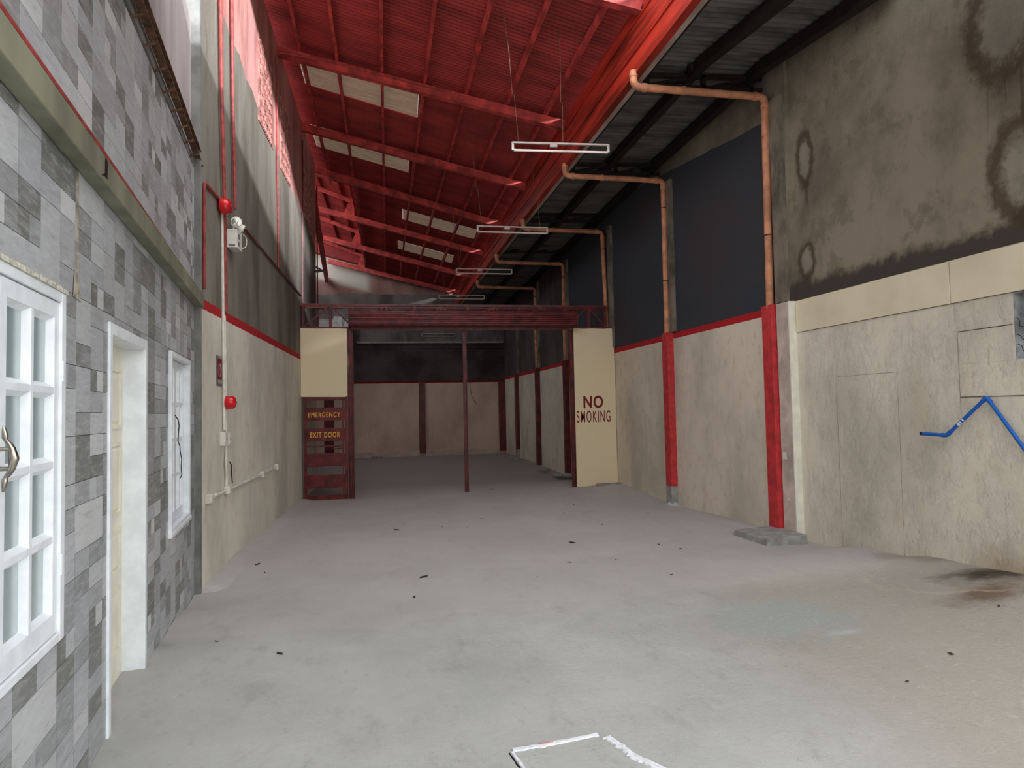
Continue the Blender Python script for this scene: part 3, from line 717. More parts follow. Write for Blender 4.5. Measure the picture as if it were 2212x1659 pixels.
# ------------------------------------------------------------------ roofs
def corr(b, xf0, xf1, y0, y1, zf, period=.076, amp=.011, step=8):
    n = max(2, int((y1-y0)/period*step)); o = len(b.v)
    for i in range(n+1):
        y = y0+(y1-y0)*i/n; w = amp*math.sin(2*math.pi*y/period)
        for x in (xf0(y), xf1(y)): b.v.append((x, y, zf(x, y)+w))
    for i in range(n):
        a = o+i*2; b.f.append((a, a+1, a+3, a+2))
SO = .21
SKY = [(11.0, 11.95, -1.65, .35), (13.55, 14.55, -1.78, .2), (16.95, 17.75, .08, 2.02), (19.75, 20.6, -.06, 1.62)]
HOLE = (16.3, 23.7, -1.22)
b = MB(); yb = sorted({6.9, 24.1, HOLE[0], HOLE[1]}|{s[0] for s in SKY}|{s[1] for s in SKY})
for y0, y1 in zip(yb[:-1], yb[1:]):
    ym = (y0+y1)/2; left = HOLE[2] if HOLE[0] < ym < HOLE[1] else (-2.15 if ym < 15.4 else -3.4)
    cur = left
    for s in SKY:
        if s[0] < ym < s[1]:
            corr(b, lambda y, c=cur: c, lambda y, c=s[2]: c, y0, y1, lambda x, y: RZ(x, y, SO)); cur = s[3]
    corr(b, lambda y, c=cur: c, lambda y: GX(y)+.12, y0, y1, lambda x, y: RZ(x, y, SO))
rf = b.build('ceiling', M['roof_red'], origin=(0, 0, 0)); struct(rf)
SW = ['nearest the entrance', 'second from the entrance', 'third from the entrance', 'deepest in the roof']
for k, s in enumerate(SKY):
    b = MB(); corr(b, lambda y: s[2]+.001, lambda y: s[3]-.001, s[0], s[1], lambda x, y: RZ(x, y, SO-.002))
    tag(b.build('skylight_sheet', M['skylight']), 'cream corrugated skylight strip in the red roof, '+SW[k], 'skylight', 'cream skylight strips in the red roof')

# raised monitor over the rear left corner, open to daylight on its left side
b = MB(); MO = .62
corr(b, lambda y: -3.3, lambda y: HOLE[2], HOLE[0], HOLE[1], lambda x, y: RZ(x, y, SO+MO)-.12*(x+3.3))
for (p0, p1) in (((HOLE[2], HOLE[0]), (HOLE[2], HOLE[1])), ((-3.3, HOLE[0]), (HOLE[2], HOLE[0])), ((HOLE[2], HOLE[1]), (-3.3, HOLE[1]))):
    o = len(b.v)
    for (x, y) in (p0, p1): b.v += [(x, y, RZ(x, y, SO-.02)), (x, y, RZ(x, y, SO+MO)-.12*(x+3.3)+.01)]
    b.f.append((o, o+2, o+3, o+1))
tg = thing('roof_monitor', (-2, 20, 6.9), 'raised red roof monitor letting daylight in at the far left corner', 'roof')
b.build('sheeting', M['roof_red'], tg)
b = MB()
for x in (-2.9, -2.15, -1.6): b.bar((x, HOLE[0], RZ(x, HOLE[0], SO+MO-.05)-.12*(x+3.3)), (x, HOLE[1], RZ(x, HOLE[1], SO+MO-.05)-.12*(x+3.3)), .05, .08)
for y in (16.35, 18.2, 20.9, 23.6): b.bar((-3.3, y, RZ(-3.3, y, SO+MO-.12)), (HOLE[2], y, RZ(HOLE[2], y, SO+MO-.12)-.25), .06, .1)
b.build('frame', M['red'], tg)
for y in (18.2, 20.9, 23.6):
    b = MB(); x = HOLE[2]-.02; b.hexa([(x-.3,y,RZ(x,y,.1)), (x,y,RZ(x,y,.1)), (x,y+.03,RZ(x,y,.1)), (x-.3,y+.03,RZ(x,y,.1)), (x-.05,y,RZ(x,y,.7)), (x,y,RZ(x,y,.7)), (x,y+.03,RZ(x,y,.7)), (x-.05,y+.03,RZ(x,y,.7))])
    b.build('gusset', M['red'], tg)
# sloping eave beam carrying the rear rafters
b = MB(); b.channel((-2.02, 15.45, 6.98), (-2.62, 23.95, 6.45), .12, .2)
tag(b.build('eave_beam', M['red']), 'sloping pinkish red steel eave beam beyond the end of the left wall', 'beam')
b = MB(); b.bar((-3.4, 20.4, 5.9), (-2.35, 20.4, 6.0), .06, .07); b.bar((-3.4, 20.4, 6.6), (-2.35, 20.4, 6.0), .05, .05)
tag(b.build('wall_bracket', M['dark_steel']), 'small black steel bracket under the eave beam at the far left', 'bracket')

RAF = [(7.75, 7.25), (10.78, 10.34), (13.33, 13.09), (15.45, 15.62), (18.2, 18.19), (20.9, 20.88), (23.75, 23.4)]
LFT = [XL, XL, XL, XL, -2.2, -2.38, -2.55]
for k, ((yl, yr), xl) in enumerate(zip(RAF, LFT)):
    tg = thing('roof_rafter', (xl, yl, RZ(xl, yl)-.08), 'red steel rafter under the sloping roof, %s counting from the entrance' % ORD[k], 'rafter', 'red roof rafters')
    b = MB(); xr = GX(yr)
    b.bar((xl, yl, RZ(xl, yl, .0)), (xr, yr, RZ(xr, yr, .0)), .10, .15); b.build('beam', M['red'], tg)
    b = MB(); b.bar((xl, yl-.055, RZ(xl, yl, -.073)), (xr, yr-.055, RZ(xr, yr, -.073)), .02, .012); b.build('lip', M['red'], tg)

PX = [-1.55, -.97, -.25, .44, 1.11, 1.78, 2.42]; PK = [.02, .02, .022, .035, .045, .045, .053]
PN = ['closest to the left wall', 'second from the left wall', 'third from the left wall', 'in the middle of the roof', 'third from the gutter', 'second from the gutter', 'closest to the gutter']
for k in range(7):
    y0, y1 = 6.95, (24.0 if k > 0 else 16.3); b = MB()
    xa = PX[k]-PK[k]*(y0-10.5); xb = PX[k]-PK[k]*(y1-10.5)
    b.channel((xa, y0, RZ(xa, y0, .14)), (xb, y1, RZ(xb, y1, .14)), .045, .10, .006)
    tag(b.build('roof_purlin', M['red']), 'red steel purlin running the length of the roof, '+PN[k], 'purlin', 'red roof purlins')

# valley gutter
tg = thing('valley_gutter', (GX(12), 12, 5.65), 'long brick red valley gutter with pale lower edge between the two roofs', 'gutter')
def gz(y): return RZ(GX(y), y)
b = MB()
def lseg(b, y0, y1, d0, d1, zf0, zf1):
    b.hexa([(GX(y0)+d0,y0,zf0(y0)), (GX(y0)+d1,y0,zf0(y0)), (GX(y1)+d1,y1,zf0(y1)), (GX(y1)+d0,y1,zf0(y1)), (GX(y0)+d0,y0,zf1(y0)), (GX(y0)+d1,y0,zf1(y0)), (GX(y1)+d1,y1,zf1(y1)), (GX(y1)+d0,y1,zf1(y1))])
bz = lambda y: 5.70-.012*(y-7.5)
lseg(b, 5.4, 24, 0, .03, lambda y: bz(y)+.02, lambda y: gz(y)+.12)
lseg(b, 5.4, 24, -.02, .075, bz, lambda y: bz(y)+.022)
lseg(b, 5.4, 24, -.02, 0, lambda y: bz(y)+.28, lambda y: bz(y)+.30)
lseg(b, 5.4, 24, -.02, 0, lambda y: gz(y)-.1, lambda y: gz(y)-.075)
b.build('side', M['red_gutter'], tg)
b = MB(); lseg(b, 5.4, 24, .075, .14, lambda y: bz(y)-.004, lambda y: bz(y)+.025); b.build('bottom_edge', simple('pale_dusty_edge', (176, 158, 148), .8, .12, 4, stretch=(1, .3, 1)), tg)
b = MB(); lseg(b, 5.4, 24, .14, .17, bz, lambda y: bz(y)+.35); b.build('outer_side', M['dark_steel'], tg)

# dark lean-to roof on the right
b = MB(); corr(b, lambda y: GX(y)+.1, lambda y: RW(y)+.1, 5.3, 24.1, lambda x, y: 5.93-.13*max(0, 7.3-y)-.03*max(0, y-10.5)+.01*(x-GX(y)), .11, .018, 8)
struct(b.build('ceiling.001', M['roof_grey'], origin=(0, 0, 0)))
for k, (x0, w) in enumerate(((3.70, 'nearer the gutter'), (4.50, 'nearer the right wall'))):
    b = MB(); b.bar((x0+.10, 5.4, 5.60), (x0+.01, 7.3, 5.84), .11, .14); b.bar((x0+.01, 7.3, 5.84), (x0-.1, 10.5, 5.84), .11, .14); b.bar((x0-.1, 10.5, 5.84), (x0-.72, 23.9, 5.44), .11, .14)
    tag(b.build('dark_purlin', M['dark_steel']), 'black steel purlin under the grey lean-to roof, '+w, 'purlin', 'black purlins of the lean-to roof')
TY = [7.62, 10.62, 13.5, 16.3, 19.2]
for k, y in enumerate(TY):
    tg = thing('lean_to_truss', (GX(y)+.2, y, 5.6), 'small black steel truss above the %s downpipe from the entrance' % ORD[k], 'truss', 'black lean-to trusses')
    x0, x1 = GX(y)+.17, RW(y)
    b = MB(); b.bar((x0, y, 5.66), (x1, y, 5.70), .06, .05); b.bar((x0, y, 5.80), (x1, y, 5.86), .06, .05); b.build('chord', M['dark_steel'], tg)
    for t_ in (.0, .5, .93):
        x = x0+.05+(x1-x0-.1)*t_; b = MB(); b.bar((x, y, 5.68), (x, y, 5.84), .05, .06, (0, 1, 0)); b.build('post', M['dark_steel'], tg)
    b = MB(); xm = (x0+x1)/2; b.bar((x0+.1, y, 5.68), (xm-.05, y, 5.83), .04, .04); b.bar((xm+.05, y, 5.68), (x1-.2, y, 5.84), .04, .04); b.build('diagonal', M['dark_steel'], tg)
b = MB(); b.lathe((3.66, 7.5, 5.80), (0, 0, 1), [(0,.05), (.07,.055), (.10,.06)], 16)
tag(b.build('pipe_socket', M['dark_steel'], smooth=True), 'dark pipe socket on top of the first black truss', 'fitting')

# ------------------------------------------------------------------ partition at Y = 13
YP = 13.0
tg = thing('partition_truss', (1.2, YP, 3.27), 'dark red lattice truss spanning the whole width above the shutter', 'truss')
b = MB(); b.bar((XL, YP, 3.735), (4.28, YP, 3.735), .06, .045); b.bar((XL, YP+.3, 3.735), (4.27, YP+.3, 3.735), .05, .04); b.build('top_chord', M['red_steel'], tg)
b = MB(); b.bar((XL, YP, 3.285), (4.28, YP, 3.285), .06, .04); b.build('bottom_chord', M['red_steel'], tg)
VX = [-1.87, -1.36, -.93, -.28, .27, .80, 1.33, 1.86, 2.38, 2.85, 3.35, 3.85, 4.22]
for x in VX:
    b = MB(); b.bar((x, YP, 3.3), (x, YP, 3.72), .05, .05, (0, 1, 0)); b.build('upright', M['red_steel'], tg)
for k in range(len(VX)-1):
    b = MB(); a, c_ = VX[k], VX[k+1]
    if k % 2 == 0: b.bar((a, YP, 3.30), (c_, YP, 3.72), .03, .03)
    else: b.bar((a, YP, 3.72), (c_, YP, 3.30), .03, .03)
    b.build('diagonal', M['red_steel'], tg)

tg = thing('roller_shutter', (1.26, YP-.16, 3.29), 'rolled-up dark red slatted roller shutter above the opening', 'shutter')
b = MB(); prof = []
for i in range(22*4+1):
    a = 2*math.pi*i/88; r = (.152, .163, .166, .162)[i % 4]; prof.append((math.cos(a)*r, math.sin(a)*r))
o = 0
for x in (-.975, 3.505):
    for (p, q) in prof[:-1]: b.v.append((x, YP-.20+p, 3.45+q))
m_ = len(prof)-1
for i in range(m_): b.f.append((i, (i+1) % m_, m_+(i+1) % m_, m_+i))
b.f.append(tuple(range(m_))); b.f.append(tuple(reversed(range(m_, 2*m_))))
b.build('rolled_slats', M['red_steel'], tg)
b = MB(); b.bar((-.96, YP-.10, 3.265), (3.49, YP-.10, 3.265), .05, .06); b.build('bottom_rail', M['red_steel'], tg)
for x in (-.99, 3.515):
    b = MB(); b.box((x-.008, YP-.36, 3.28), (x+.008, YP-.03, 3.62)); b.build('end_plate', M['red_steel'], tg)
for (x0, x1, z, y) in ((-.2,.1,3.56,-.33), (.1,1.0,3.50,-.357), (.5,1.25,3.47,-.364), (1.0,1.2,3.44,-.366), (1.35,1.75,3.44,-.366), (1.3,1.7,3.425,-.366), (2.0,2.4,3.50,-.357), (-.6,-.45,3.585,-.29)):
    b = MB(); b.bar((x0, YP+y-.003, z), (x1, YP+y-.003, z), .003, .004)
    b.build('scrape_mark', M['scrape'], tg)['label'] = 'pale scraped scratches'

for k, (x, w, lab) in enumerate(((-.985, .115, 'dark red steel door post left of the opening, double channel'), (1.25, .075, 'slim dark red steel post standing in the middle of the opening'), (3.46, .075, 'dark red steel post against the NO SMOKING panel'))):
    tg = thing('steel_post', (x, YP, 0), lab, 'post', 'dark red shutter posts')
    b = MB(); yy = YP-.03
    z0 = FZ(x, YP)-.02
    b.box((x-w/2, yy-.04, z0), (x-w/2+.012, yy+.04, 3.26)); b.box((x+w/2-.012, yy-.04, z0), (x+w/2, yy+.04, 3.26)); b.box((x-w/2+.012, yy+.0, z0), (x+w/2-.012, yy+.04, 3.26))
    if k == 0: b.box((x-.012, yy-.055, z0), (x+.012, yy, 3.26))
    b.build('guide_channel', M['red_steel'], tg)
    b = MB(); b.box((x-w/2-.01, yy-.05, z0), (x+w/2+.01, yy+.05, z0+.012)); b.build('foot_plate', M['red_steel'], tg)

def text(body, x, z, h, wid, y, mat, par, name, bold=.012, shear=0, sp=1.14):
    cu = bpy.data.curves.new('tx', 'FONT'); cu.body = body; cu.size = 1; cu.extrude = .004; cu.offset = bold; cu.shear = shear; cu.resolution_u = 6; cu.space_character = sp
    ob = bpy.data.objects.new('tx', cu); COL.objects.link(ob)
    dg = bpy.context.evaluated_depsgraph_get(); me = bpy.data.meshes.new_from_object(ob.evaluated_get(dg))
    bpy.data.objects.remove(ob)
    xs_ = [v.co.x for v in me.vertices]; ys_ = [v.co.y for v in me.vertices]
    x0, x1, y0, y1 = min(xs_), max(xs_), min(ys_), max(ys_); L = Vector(par['_w'])
    for v in me.vertices:
        v.co = Vector((x+(v.co.x-x0)/(x1-x0)*wid, y-v.co.z*.8, z+(v.co.y-y0)/(y1-y0)*h)) - L
    me.materials.clear(); me.materials.append(mat)
    o = bpy.data.objects.new(name, me); COL.objects.link(o); o.parent = par; o['label'] = 'painted letters ' + body
    return o

tg = thing('partition_panel', (3.95, YP, 0), 'tall cream panel painted NO SMOKING at right of the shutter opening', 'panel')
b = MB(); y0 = YP-.06; pts = [(3.505,0.0), (3.8,-.03), (3.95,.0), (4.1,.02), (4.39,.03), (4.375,.8), (4.385,1.9), (4.37,3.0), (4.355,3.09), (4.40,3.12), (4.41,3.25), (4.3,3.275), (4.15,3.262), (3.9,3.27), (3.7,3.262), (3.55,3.28), (3.505,3.268)]
n = len(pts); b.v = [(x, y0, z) for x, z in pts]+[(x, y0+.05, z) for x, z in pts]
b.f = [tuple(range(n)), tuple(reversed(range(n, 2*n)))]+[(i, n+i, n+(i+1) % n, (i+1) % n) for i in range(n)]
b.build('board', M['panel'], tg)
text('NO', 3.685, 1.615, .26, .42, y0-.001, M['maroon_paint'], tg, 'lettering_no', .03)
text('SMOKING', 3.535, 1.325, .24, .72, y0-.001, M['maroon_paint'], tg, 'lettering_smoking', .006, 0, 1.25)
tg = thing('partition_panel', (-1.5, YP, 1.94), 'cream square panel above the red emergency exit gate', 'panel')
b = MB(); pts = [(XL+.005,1.945), (-1.1,1.93), (-1.03,1.955), (-1.035,2.2), (-1.025,2.6), (-1.035,3.0), (-1.03,3.262), (-1.3,3.268), (-1.6,3.262), (XL+.005,3.27)]
n = len(pts); b.v = [(x, YP-.06, z) for x, z in pts]+[(x, YP-.01, z) for x, z in pts]
b.f = [tuple(range(n)), tuple(reversed(range(n, 2*n)))]+[(i, n+i, n+(i+1) % n, (i+1) % n) for i in range(n)]
b.build('board', M['panel'], tg)

tg = thing('emergency_exit_gate', (-1.47, YP, -.04), 'dark red slatted steel gate painted EMERGENCY EXIT DOOR', 'gate')
gx0, gx1 = -1.87, -1.055
b = MB(); b.box((gx0, YP-.05, -.05), (gx0+.05, YP-.01, 1.935)); b.box((gx1-.05, YP-.05, -.05), (gx1, YP-.01, 1.935)); b.box((gx0, YP-.0505, 1.87), (gx1, YP-.0095, 1.936)); b.box((gx0, YP-.0505, -.05), (gx1, YP-.0095, .045))
b.box((gx1-.095, YP-.055, .045), (gx1-.075, YP-.015, 1.87)); b.build('frame', M['red_steel'], tg)
for (a, c_) in ((1.48, 1.73), (1.085, 1.335), (.60, .85), (.18, .44)):
    b = MB(); b.box((gx0+.05, YP-.045, a), (gx1-.05, YP-.02, c_)); b.build('slat', M['red_steel'], tg, bevel=.003)
b = MB(); b.tube([(gx0+.04, YP-.03, .985), (gx1-.08, YP-.03, .985)], .012, 8); b.tube([(gx1-.28, YP-.05, .94), (gx1-.10, YP-.05, .94), (gx1-.08, YP-.05, .97)], .008, 8); b.build('bolt', M['red_steel'], tg, smooth=True)
text('EMERGENCY', -1.785, 1.545, .095, .60, YP-.046, M['yellow_paint'], tg, 'lettering_emergency', .02, 0, 1.22)
text('EXIT DOOR', -1.75, 1.155, .105, .555, YP-.046, M['yellow_paint'], tg, 'lettering_exit_door', .022, 0, 1.22)

# ------------------------------------------------------------------ hanging fluorescent battens
def lamp(c0, c1, label, wire=None, hang=.0):
    c0 = Vector(c0); c1 = Vector(c1); d = (c1-c0).normalized()
    tg = thing('fluorescent_light', tuple((c0+c1)/2), label, 'light', 'bare fluorescent battens')
    up = Vector((0, 0, .10))
    b = MB(); b.bar(c0+up, c1+up, .035, .022); b.bar(c0, c0+up+Vector((0,0,.01)), .02, .03, d); b.bar(c1, c1+up+Vector((0,0,.01)), .02, .03, d); b.build('batten', M['lamp_white'], tg)
    m = c0.lerp(c1, .42); b = MB(); b.bar(m+up*.72-d*.05, m+up*.72+d*.05, .04, .045); b.build('ballast', M['lamp_white'], tg, bevel=.008)
    b = MB(); b.tube([c0+d*.02, c1-d*.02], .0165, 12); b.build('tube', M['tube'], tg, smooth=True)
    b = MB(); b.tube([c0+d*.012, c0+d*.035], .019, 12); b.tube([c1-d*.035, c1-d*.012], .019, 12); b.build('end_cap', M['lamp_white'], tg, smooth=True)
    if wire:
        for s, e in wire:
            s = c0.lerp(c1, s)+up; e = Vector(e)
            b = MB(); b.tube([s, s.lerp(e, .35)+Vector((.015,0,0)), s.lerp(e, .36)-Vector((.01,0,0)), s.lerp(e, .7)+Vector((.01,0,0)), e], .004, 5); b.build('hanging_wire', M['rust'], tg)
def roofpt(x, y): return (x, y, RZ(x, y, .1))
lamp((1.47, 8.21, 5.0), (2.77, 8.21, 5.03), 'bare white fluorescent batten hanging nearest the entrance', [(.06, roofpt(1.38, 8.2)), (.52, roofpt(2.12, 8.2))])
lamp((1.36, 11.3, 4.78), (2.62, 11.3, 4.78), 'bare fluorescent batten hanging second from the entrance', [(.06, roofpt(1.22, 11.3)), (.9, roofpt(2.3, 11.3))])
lamp((1.24, 14.4, 4.70), (2.49, 14.4, 4.70), 'bare fluorescent batten hanging third from the entrance', [(.06, roofpt(1.1, 14.4))])
lamp((1.02, 17.5, 4.66), (2.25, 17.5, 4.66), 'bare fluorescent batten hanging farthest back, just above the truss', [(.12, roofpt(1.05, 17.5)), (.5, roofpt(1.6, 17.5))])
lamp((.75, 23.97, 4.40), (1.95, 23.97, 4.40), 'dim fluorescent batten on the back wall seen below the shutter')
lamp((-3.0, 23.97, 5.42), (-2.1, 23.97, 5.44), 'small fluorescent batten high on the back wall at far left')

# ------------------------------------------------------------------ services on the left wall
def conduit(name, pts, r, mat, label, cat='pipe', rad=.05, group=None):
    b = MB(); b.tube(elbow(pts, rad), r, 8); return tag(b.build(name, mat, smooth=True), label, cat, group)
X1 = XL+.018
conduit('red_conduit', [(X1,6.74,2.86), (X1,6.74,3.92), (X1,7.75,3.93)], .016, M['pink_pipe'], 'red conduit rising at the wall corner and bending toward the upper bell')
conduit('red_conduit', [(X1,7.9,3.93), (X1,10.6,3.91), (X1,12.95,3.90)], .014, M['red_steel'], 'long dark horizontal conduit along the left wall toward the truss')
conduit('red_conduit', [(X1+.02,7.19,7.9), (X1+.02,7.3,5), (X1+.02,7.40,3.95), (X1+.02,7.44,2.75)], .02, M['pink_pipe'], 'red vertical conduit running down behind the upper red bell')
conduit('red_conduit', [(X1+.02,7.68,7.9), (X1+.02,7.78,5), (X1+.02,7.86,4.0)], .018, M['pink_pipe'], 'red vertical conduit right of the bell, ending above the emergency light')
conduit('red_conduit', [(X1,10.62,3.91), (X1,10.60,6), (X1,10.55,7.38), (-1.2,10.66,RZ(-1.2,10.66,.03)), (0,10.52,RZ(0,10.52,.03)), (.75,10.45,RZ(.75,10.45,.03))], .014, M['pink_pipe'], 'thin red conduit dropping from the second rafter down the left wall', 'pipe', .12)
conduit('red_conduit', [(X1,13.3,7.1), (X1,13.15,3.8)], .014, M['red_steel'], 'thin red conduit dropping down the left wall at the truss')
conduit('red_conduit', [(X1+.02,15.3,6.9), (X1+.02,15.3,3.5)], .016, M['red_steel'], 'thin red conduit at the far end edge of the left wall')
conduit('white_conduit', [(X1,7.375,3.83), (X1,7.42,2.4), (X1,7.44,1.45)], .016, M['conduit_white'], 'white plastic conduit running down from the upper bell past the sign', 'pipe', .05)
conduit('white_conduit', [(X1,7.47,2.7), (X1,7.50,1.9), (X1,7.53,1.2), (X1+.01,7.47,1.1), (X1+.005,7.52,.95), (X1,7.52,.83)], .014, M['conduit_white'], 'second thinner white conduit running down to the socket boxes', 'pipe', .05)
conduit('grey_conduit', [(X1,6.95,.79), (X1,7.5,.79), (X1,9.35,.80), (X1,10.3,.82)], .014, M['conduit_white'], 'low horizontal conduit joining the four wall sockets')
conduit('black_cable', [(X1+.01,7.62,1.1), (X1+.03,7.64,1.05), (X1+.02,7.66,.98), (X1+.03,7.66,.86)], .006, M['black'], 'short loose black cable hanging under the switch boxes', 'cable')

def bell(y, z, r, label):
    tg = thing('alarm_bell', (XL, y, z), label, 'bell', 'red alarm bells')
    b = MB(); b.lathe((XL, y, z), (1, 0, 0), [(0, r*.55), (.03, r*.55), (.03, r*.8)], 20); b.build('mount', M['red_steel'], tg)
    b = MB(); b.lathe((XL+.03, y, z), (1, 0, 0), [(0, r), (.045, r), (.075, r*.93), (.092, r*.75), (.10, r*.4), (.102, 0)], 28); b.build('gong', M['bell'], tg, smooth=True)
    b = MB(); b.tube([(XL+.13, y, z), (XL+.142, y, z)], .012, 10); b.build('nut', M['chrome'], tg)
bell(7.30, 3.86, .085, 'round red alarm bell high on the left wall above the white conduit')
bell(7.48, 1.75, .072, 'round red alarm bell at eye level on the cream part of the left wall')

tg = thing('emergency_light', (XL, 7.72, 3.5), 'white twin-head emergency light on the dark left wall', 'light')
b = MB(); b.box((XL+.01, 7.60, 3.49), (XL+.12, 7.82, 3.70)); b.build('battery_case', M['conduit_white'], tg, bevel=.005)
b = MB()
for i in range(4): b.box((XL+.12, 7.64+.02*i, 3.60), (XL+.122, 7.65+.02*i, 3.66)); b.box((XL+.12, 7.64+.02*i, 3.52), (XL+.122, 7.65+.02*i, 3.57))
b.box((XL+.03, 7.5985, 3.51), (XL+.1, 7.60, 3.525)); b.build('vent_slot', M['sign_frame'], tg)
for (c_, ax) in (((XL+.09, 7.66, 3.79), (.55, -1, -.15)), ((XL+.10, 7.80, 3.76), (.7, .35, -.5))):
    ax = Vector(ax).normalized()
    b = MB(); b.lathe(Vector(c_)-ax*.03, ax, [(0,.03), (.02,.055), (.05,.062), (.062,.062), (.062,.052), (.045,.048)], 24); hd = b.build('lamp_head', M['conduit_white'], tg, smooth=True)
    b = MB(); b.lathe(Vector(c_)+ax*.0165, ax, [(0,.012), (.012,.04), (.028,.05), (.024,.018), (.034,.014), (.038,.0)], 20); b.build('reflector', M['reflector'], hd, smooth=True)
    b = MB(); b.tube([(XL+.06, c_[1], 3.70), Vector(c_)-ax*.02], .012, 8); b.build('swivel', M['conduit_white'], tg)
b = MB(); b.tube(elbow([(XL+.10,7.80,3.72), (XL+.16,7.88,3.68), (XL+.16,7.86,3.56), (XL+.11,7.8,3.52)], .04), .004, 6); b.build('flex_cable', M['conduit_white'], tg)

tg = thing('fire_extinguisher_sign', (XL, 7.33, 1.92), 'narrow grey framed sign with a dark red extinguisher picture left of the white conduits', 'sign')
b = MB(); b.box((XL, 7.21, 1.925), (XL+.006, 7.42, 2.245)); b.build('plate', M['sign_frame'], tg)
b = MB(); b.box((XL+.006, 7.245, 2.00), (XL+.0075, 7.40, 2.21)); b.build('red_field', M['maroon_paint'], tg)
b = MB(); x = XL+.0085
b.add([(x,7.32,2.17), (x,7.35,2.15), (x,7.385,2.10), (x,7.36,2.05), (x,7.34,2.02), (x,7.325,2.02), (x,7.35,2.08), (x,7.34,2.12), (x,7.31,2.15)], [(0,1,2,3,4,5,6,7,8)])
b.add([(x,7.27,2.15), (x,7.30,2.17), (x,7.30,2.03), (x,7.27,2.03)], [(0,1,2,3)])
b.add([(x,7.25,2.225), (x,7.40,2.225), (x,7.40,2.235), (x,7.25,2.235)], [(0,1,2,3)])
for i in range(4): b.add([(x,7.25+.04*i,1.95), (x,7.275+.04*i,1.95), (x,7.275+.04*i,1.985), (x,7.25+.04*i,1.985)], [(0,1,2,3)])
b.build('picture', simple('pale_sign_print', (196, 176, 180), .6, .1, 30, bump=0), tg)

def sockbox(y, z, w, h, d, label, name='wall_socket', cat='socket', group='white wall sockets on the low conduit', face=True):
    tg = thing(name, (XL, y, z), label, cat, group)
    b = MB(); b.box((XL, y-w/2, z-h/2), (XL+d, y+w/2, z+h/2)); b.build('box', M['conduit_white'], tg, bevel=.006)
    if face:
        b = MB(); b.box((XL+d, y-w*.36, z-h*.36), (XL+d+.006, y+w*.36, z+h*.36)); p = b.build('cover', M['conduit_white'], tg)
        b = MB()
        for dy in (-.012, .012): b.box((XL+d+.006, y+dy-.003, z-.012), (XL+d+.0066, y+dy+.003, z+.006))
        b.build('slots', M['black'], p)
sockbox(6.86, .79, .12, .085, .06, 'white wall socket box touching the tiled wall corner')
sockbox(7.54, .80, .10, .085, .055, 'white wall socket at the foot of the white conduits')
sockbox(9.35, .80, .10, .08, .05, 'white wall socket third along the low conduit')
sockbox(10.36, .82, .10, .08, .05, 'white wall socket at the far end of the low conduit')
sockbox(7.40, 1.36, .12, .15, .05, 'white switch box left of the vertical conduits', 'switch_box', 'switch', 'white switch boxes')
sockbox(7.60, 1.355, .09, .15, .04, 'white switch box with tilted cover right of the vertical conduits', 'switch_box', 'switch', 'white switch boxes')
b = MB()
for y in (7.1, 8.4, 9.2, 10.2):
    b = MB(); b.tube([(X1, y, .80), (X1, y+.012, .80)], .02, 8); tag(b.build('pipe_clip', M['conduit_white']), 'small white saddle clip on the low conduit of the left wall', 'clip', 'clips on the low conduit')

# ------------------------------------------------------------------ things on the floor
b = MB(); zf = FZ(4.4, 7.2)
b.hexa([(4.06,6.83,zf-.06), (4.64,6.93,zf-.06), (4.62,7.64,zf-.06), (4.02,7.56,zf-.06), (4.08,6.86,.075), (4.64,6.96,.085), (4.62,7.62,.075), (4.04,7.54,.07)])
tag(b.build('concrete_pad', M['grey_cement'], bevel=.012), 'rough grey concrete pad at the foot of the first red column', 'slab')
b = MB(); b.hexa([(3.86,12.70,-.02), (4.45,12.74,-.02), (4.45,12.93,-.02), (3.88,12.93,-.02), (3.88,12.72,.06), (4.44,12.75,.075), (4.44,12.93,.075), (3.90,12.93,.065)])
tag(b.build('concrete_block', M['grey_cement'], bevel=.012), 'small grey concrete block under the NO SMOKING panel', 'block')
def rock(c, s, seed):
    r_ = random.Random(seed); b = MB(); n, m = 7, 5
    for j in range(m+1):
        for i in range(n):
            a = 2*math.pi*i/n; q = math.pi*j/m; k = .75+.5*r_.random()
            b.v.append((c[0]+s[0]*math.sin(q)*math.cos(a)*k, c[1]+s[1]*math.sin(q)*math.sin(a)*k, c[2]+s[2]*math.cos(q)*k))
    for j in range(m):
        for i in range(n): b.f.append((j*n+i, j*n+(i+1) % n, (j+1)*n+(i+1) % n, (j+1)*n+i))
    return b
for k, (c_, s, w) in enumerate((((3.85,15.2,.0), (.30,.16,.07), 'largest, just inside the opening'), ((3.72,17.0,.0), (.16,.12,.05), 'smaller, deeper in the room'), ((3.6,20.6,.02), (.2,.1,.05), 'farthest back near the corner'), ((-.9,23.6,.03), (.22,.1,.05), 'at the foot of the back wall'))):
    tag(rock(c_, s, k).build('concrete_rubble', M['grey_cement']), 'lump of broken concrete on the back room floor, '+w, 'rubble', 'concrete rubble in the back room')

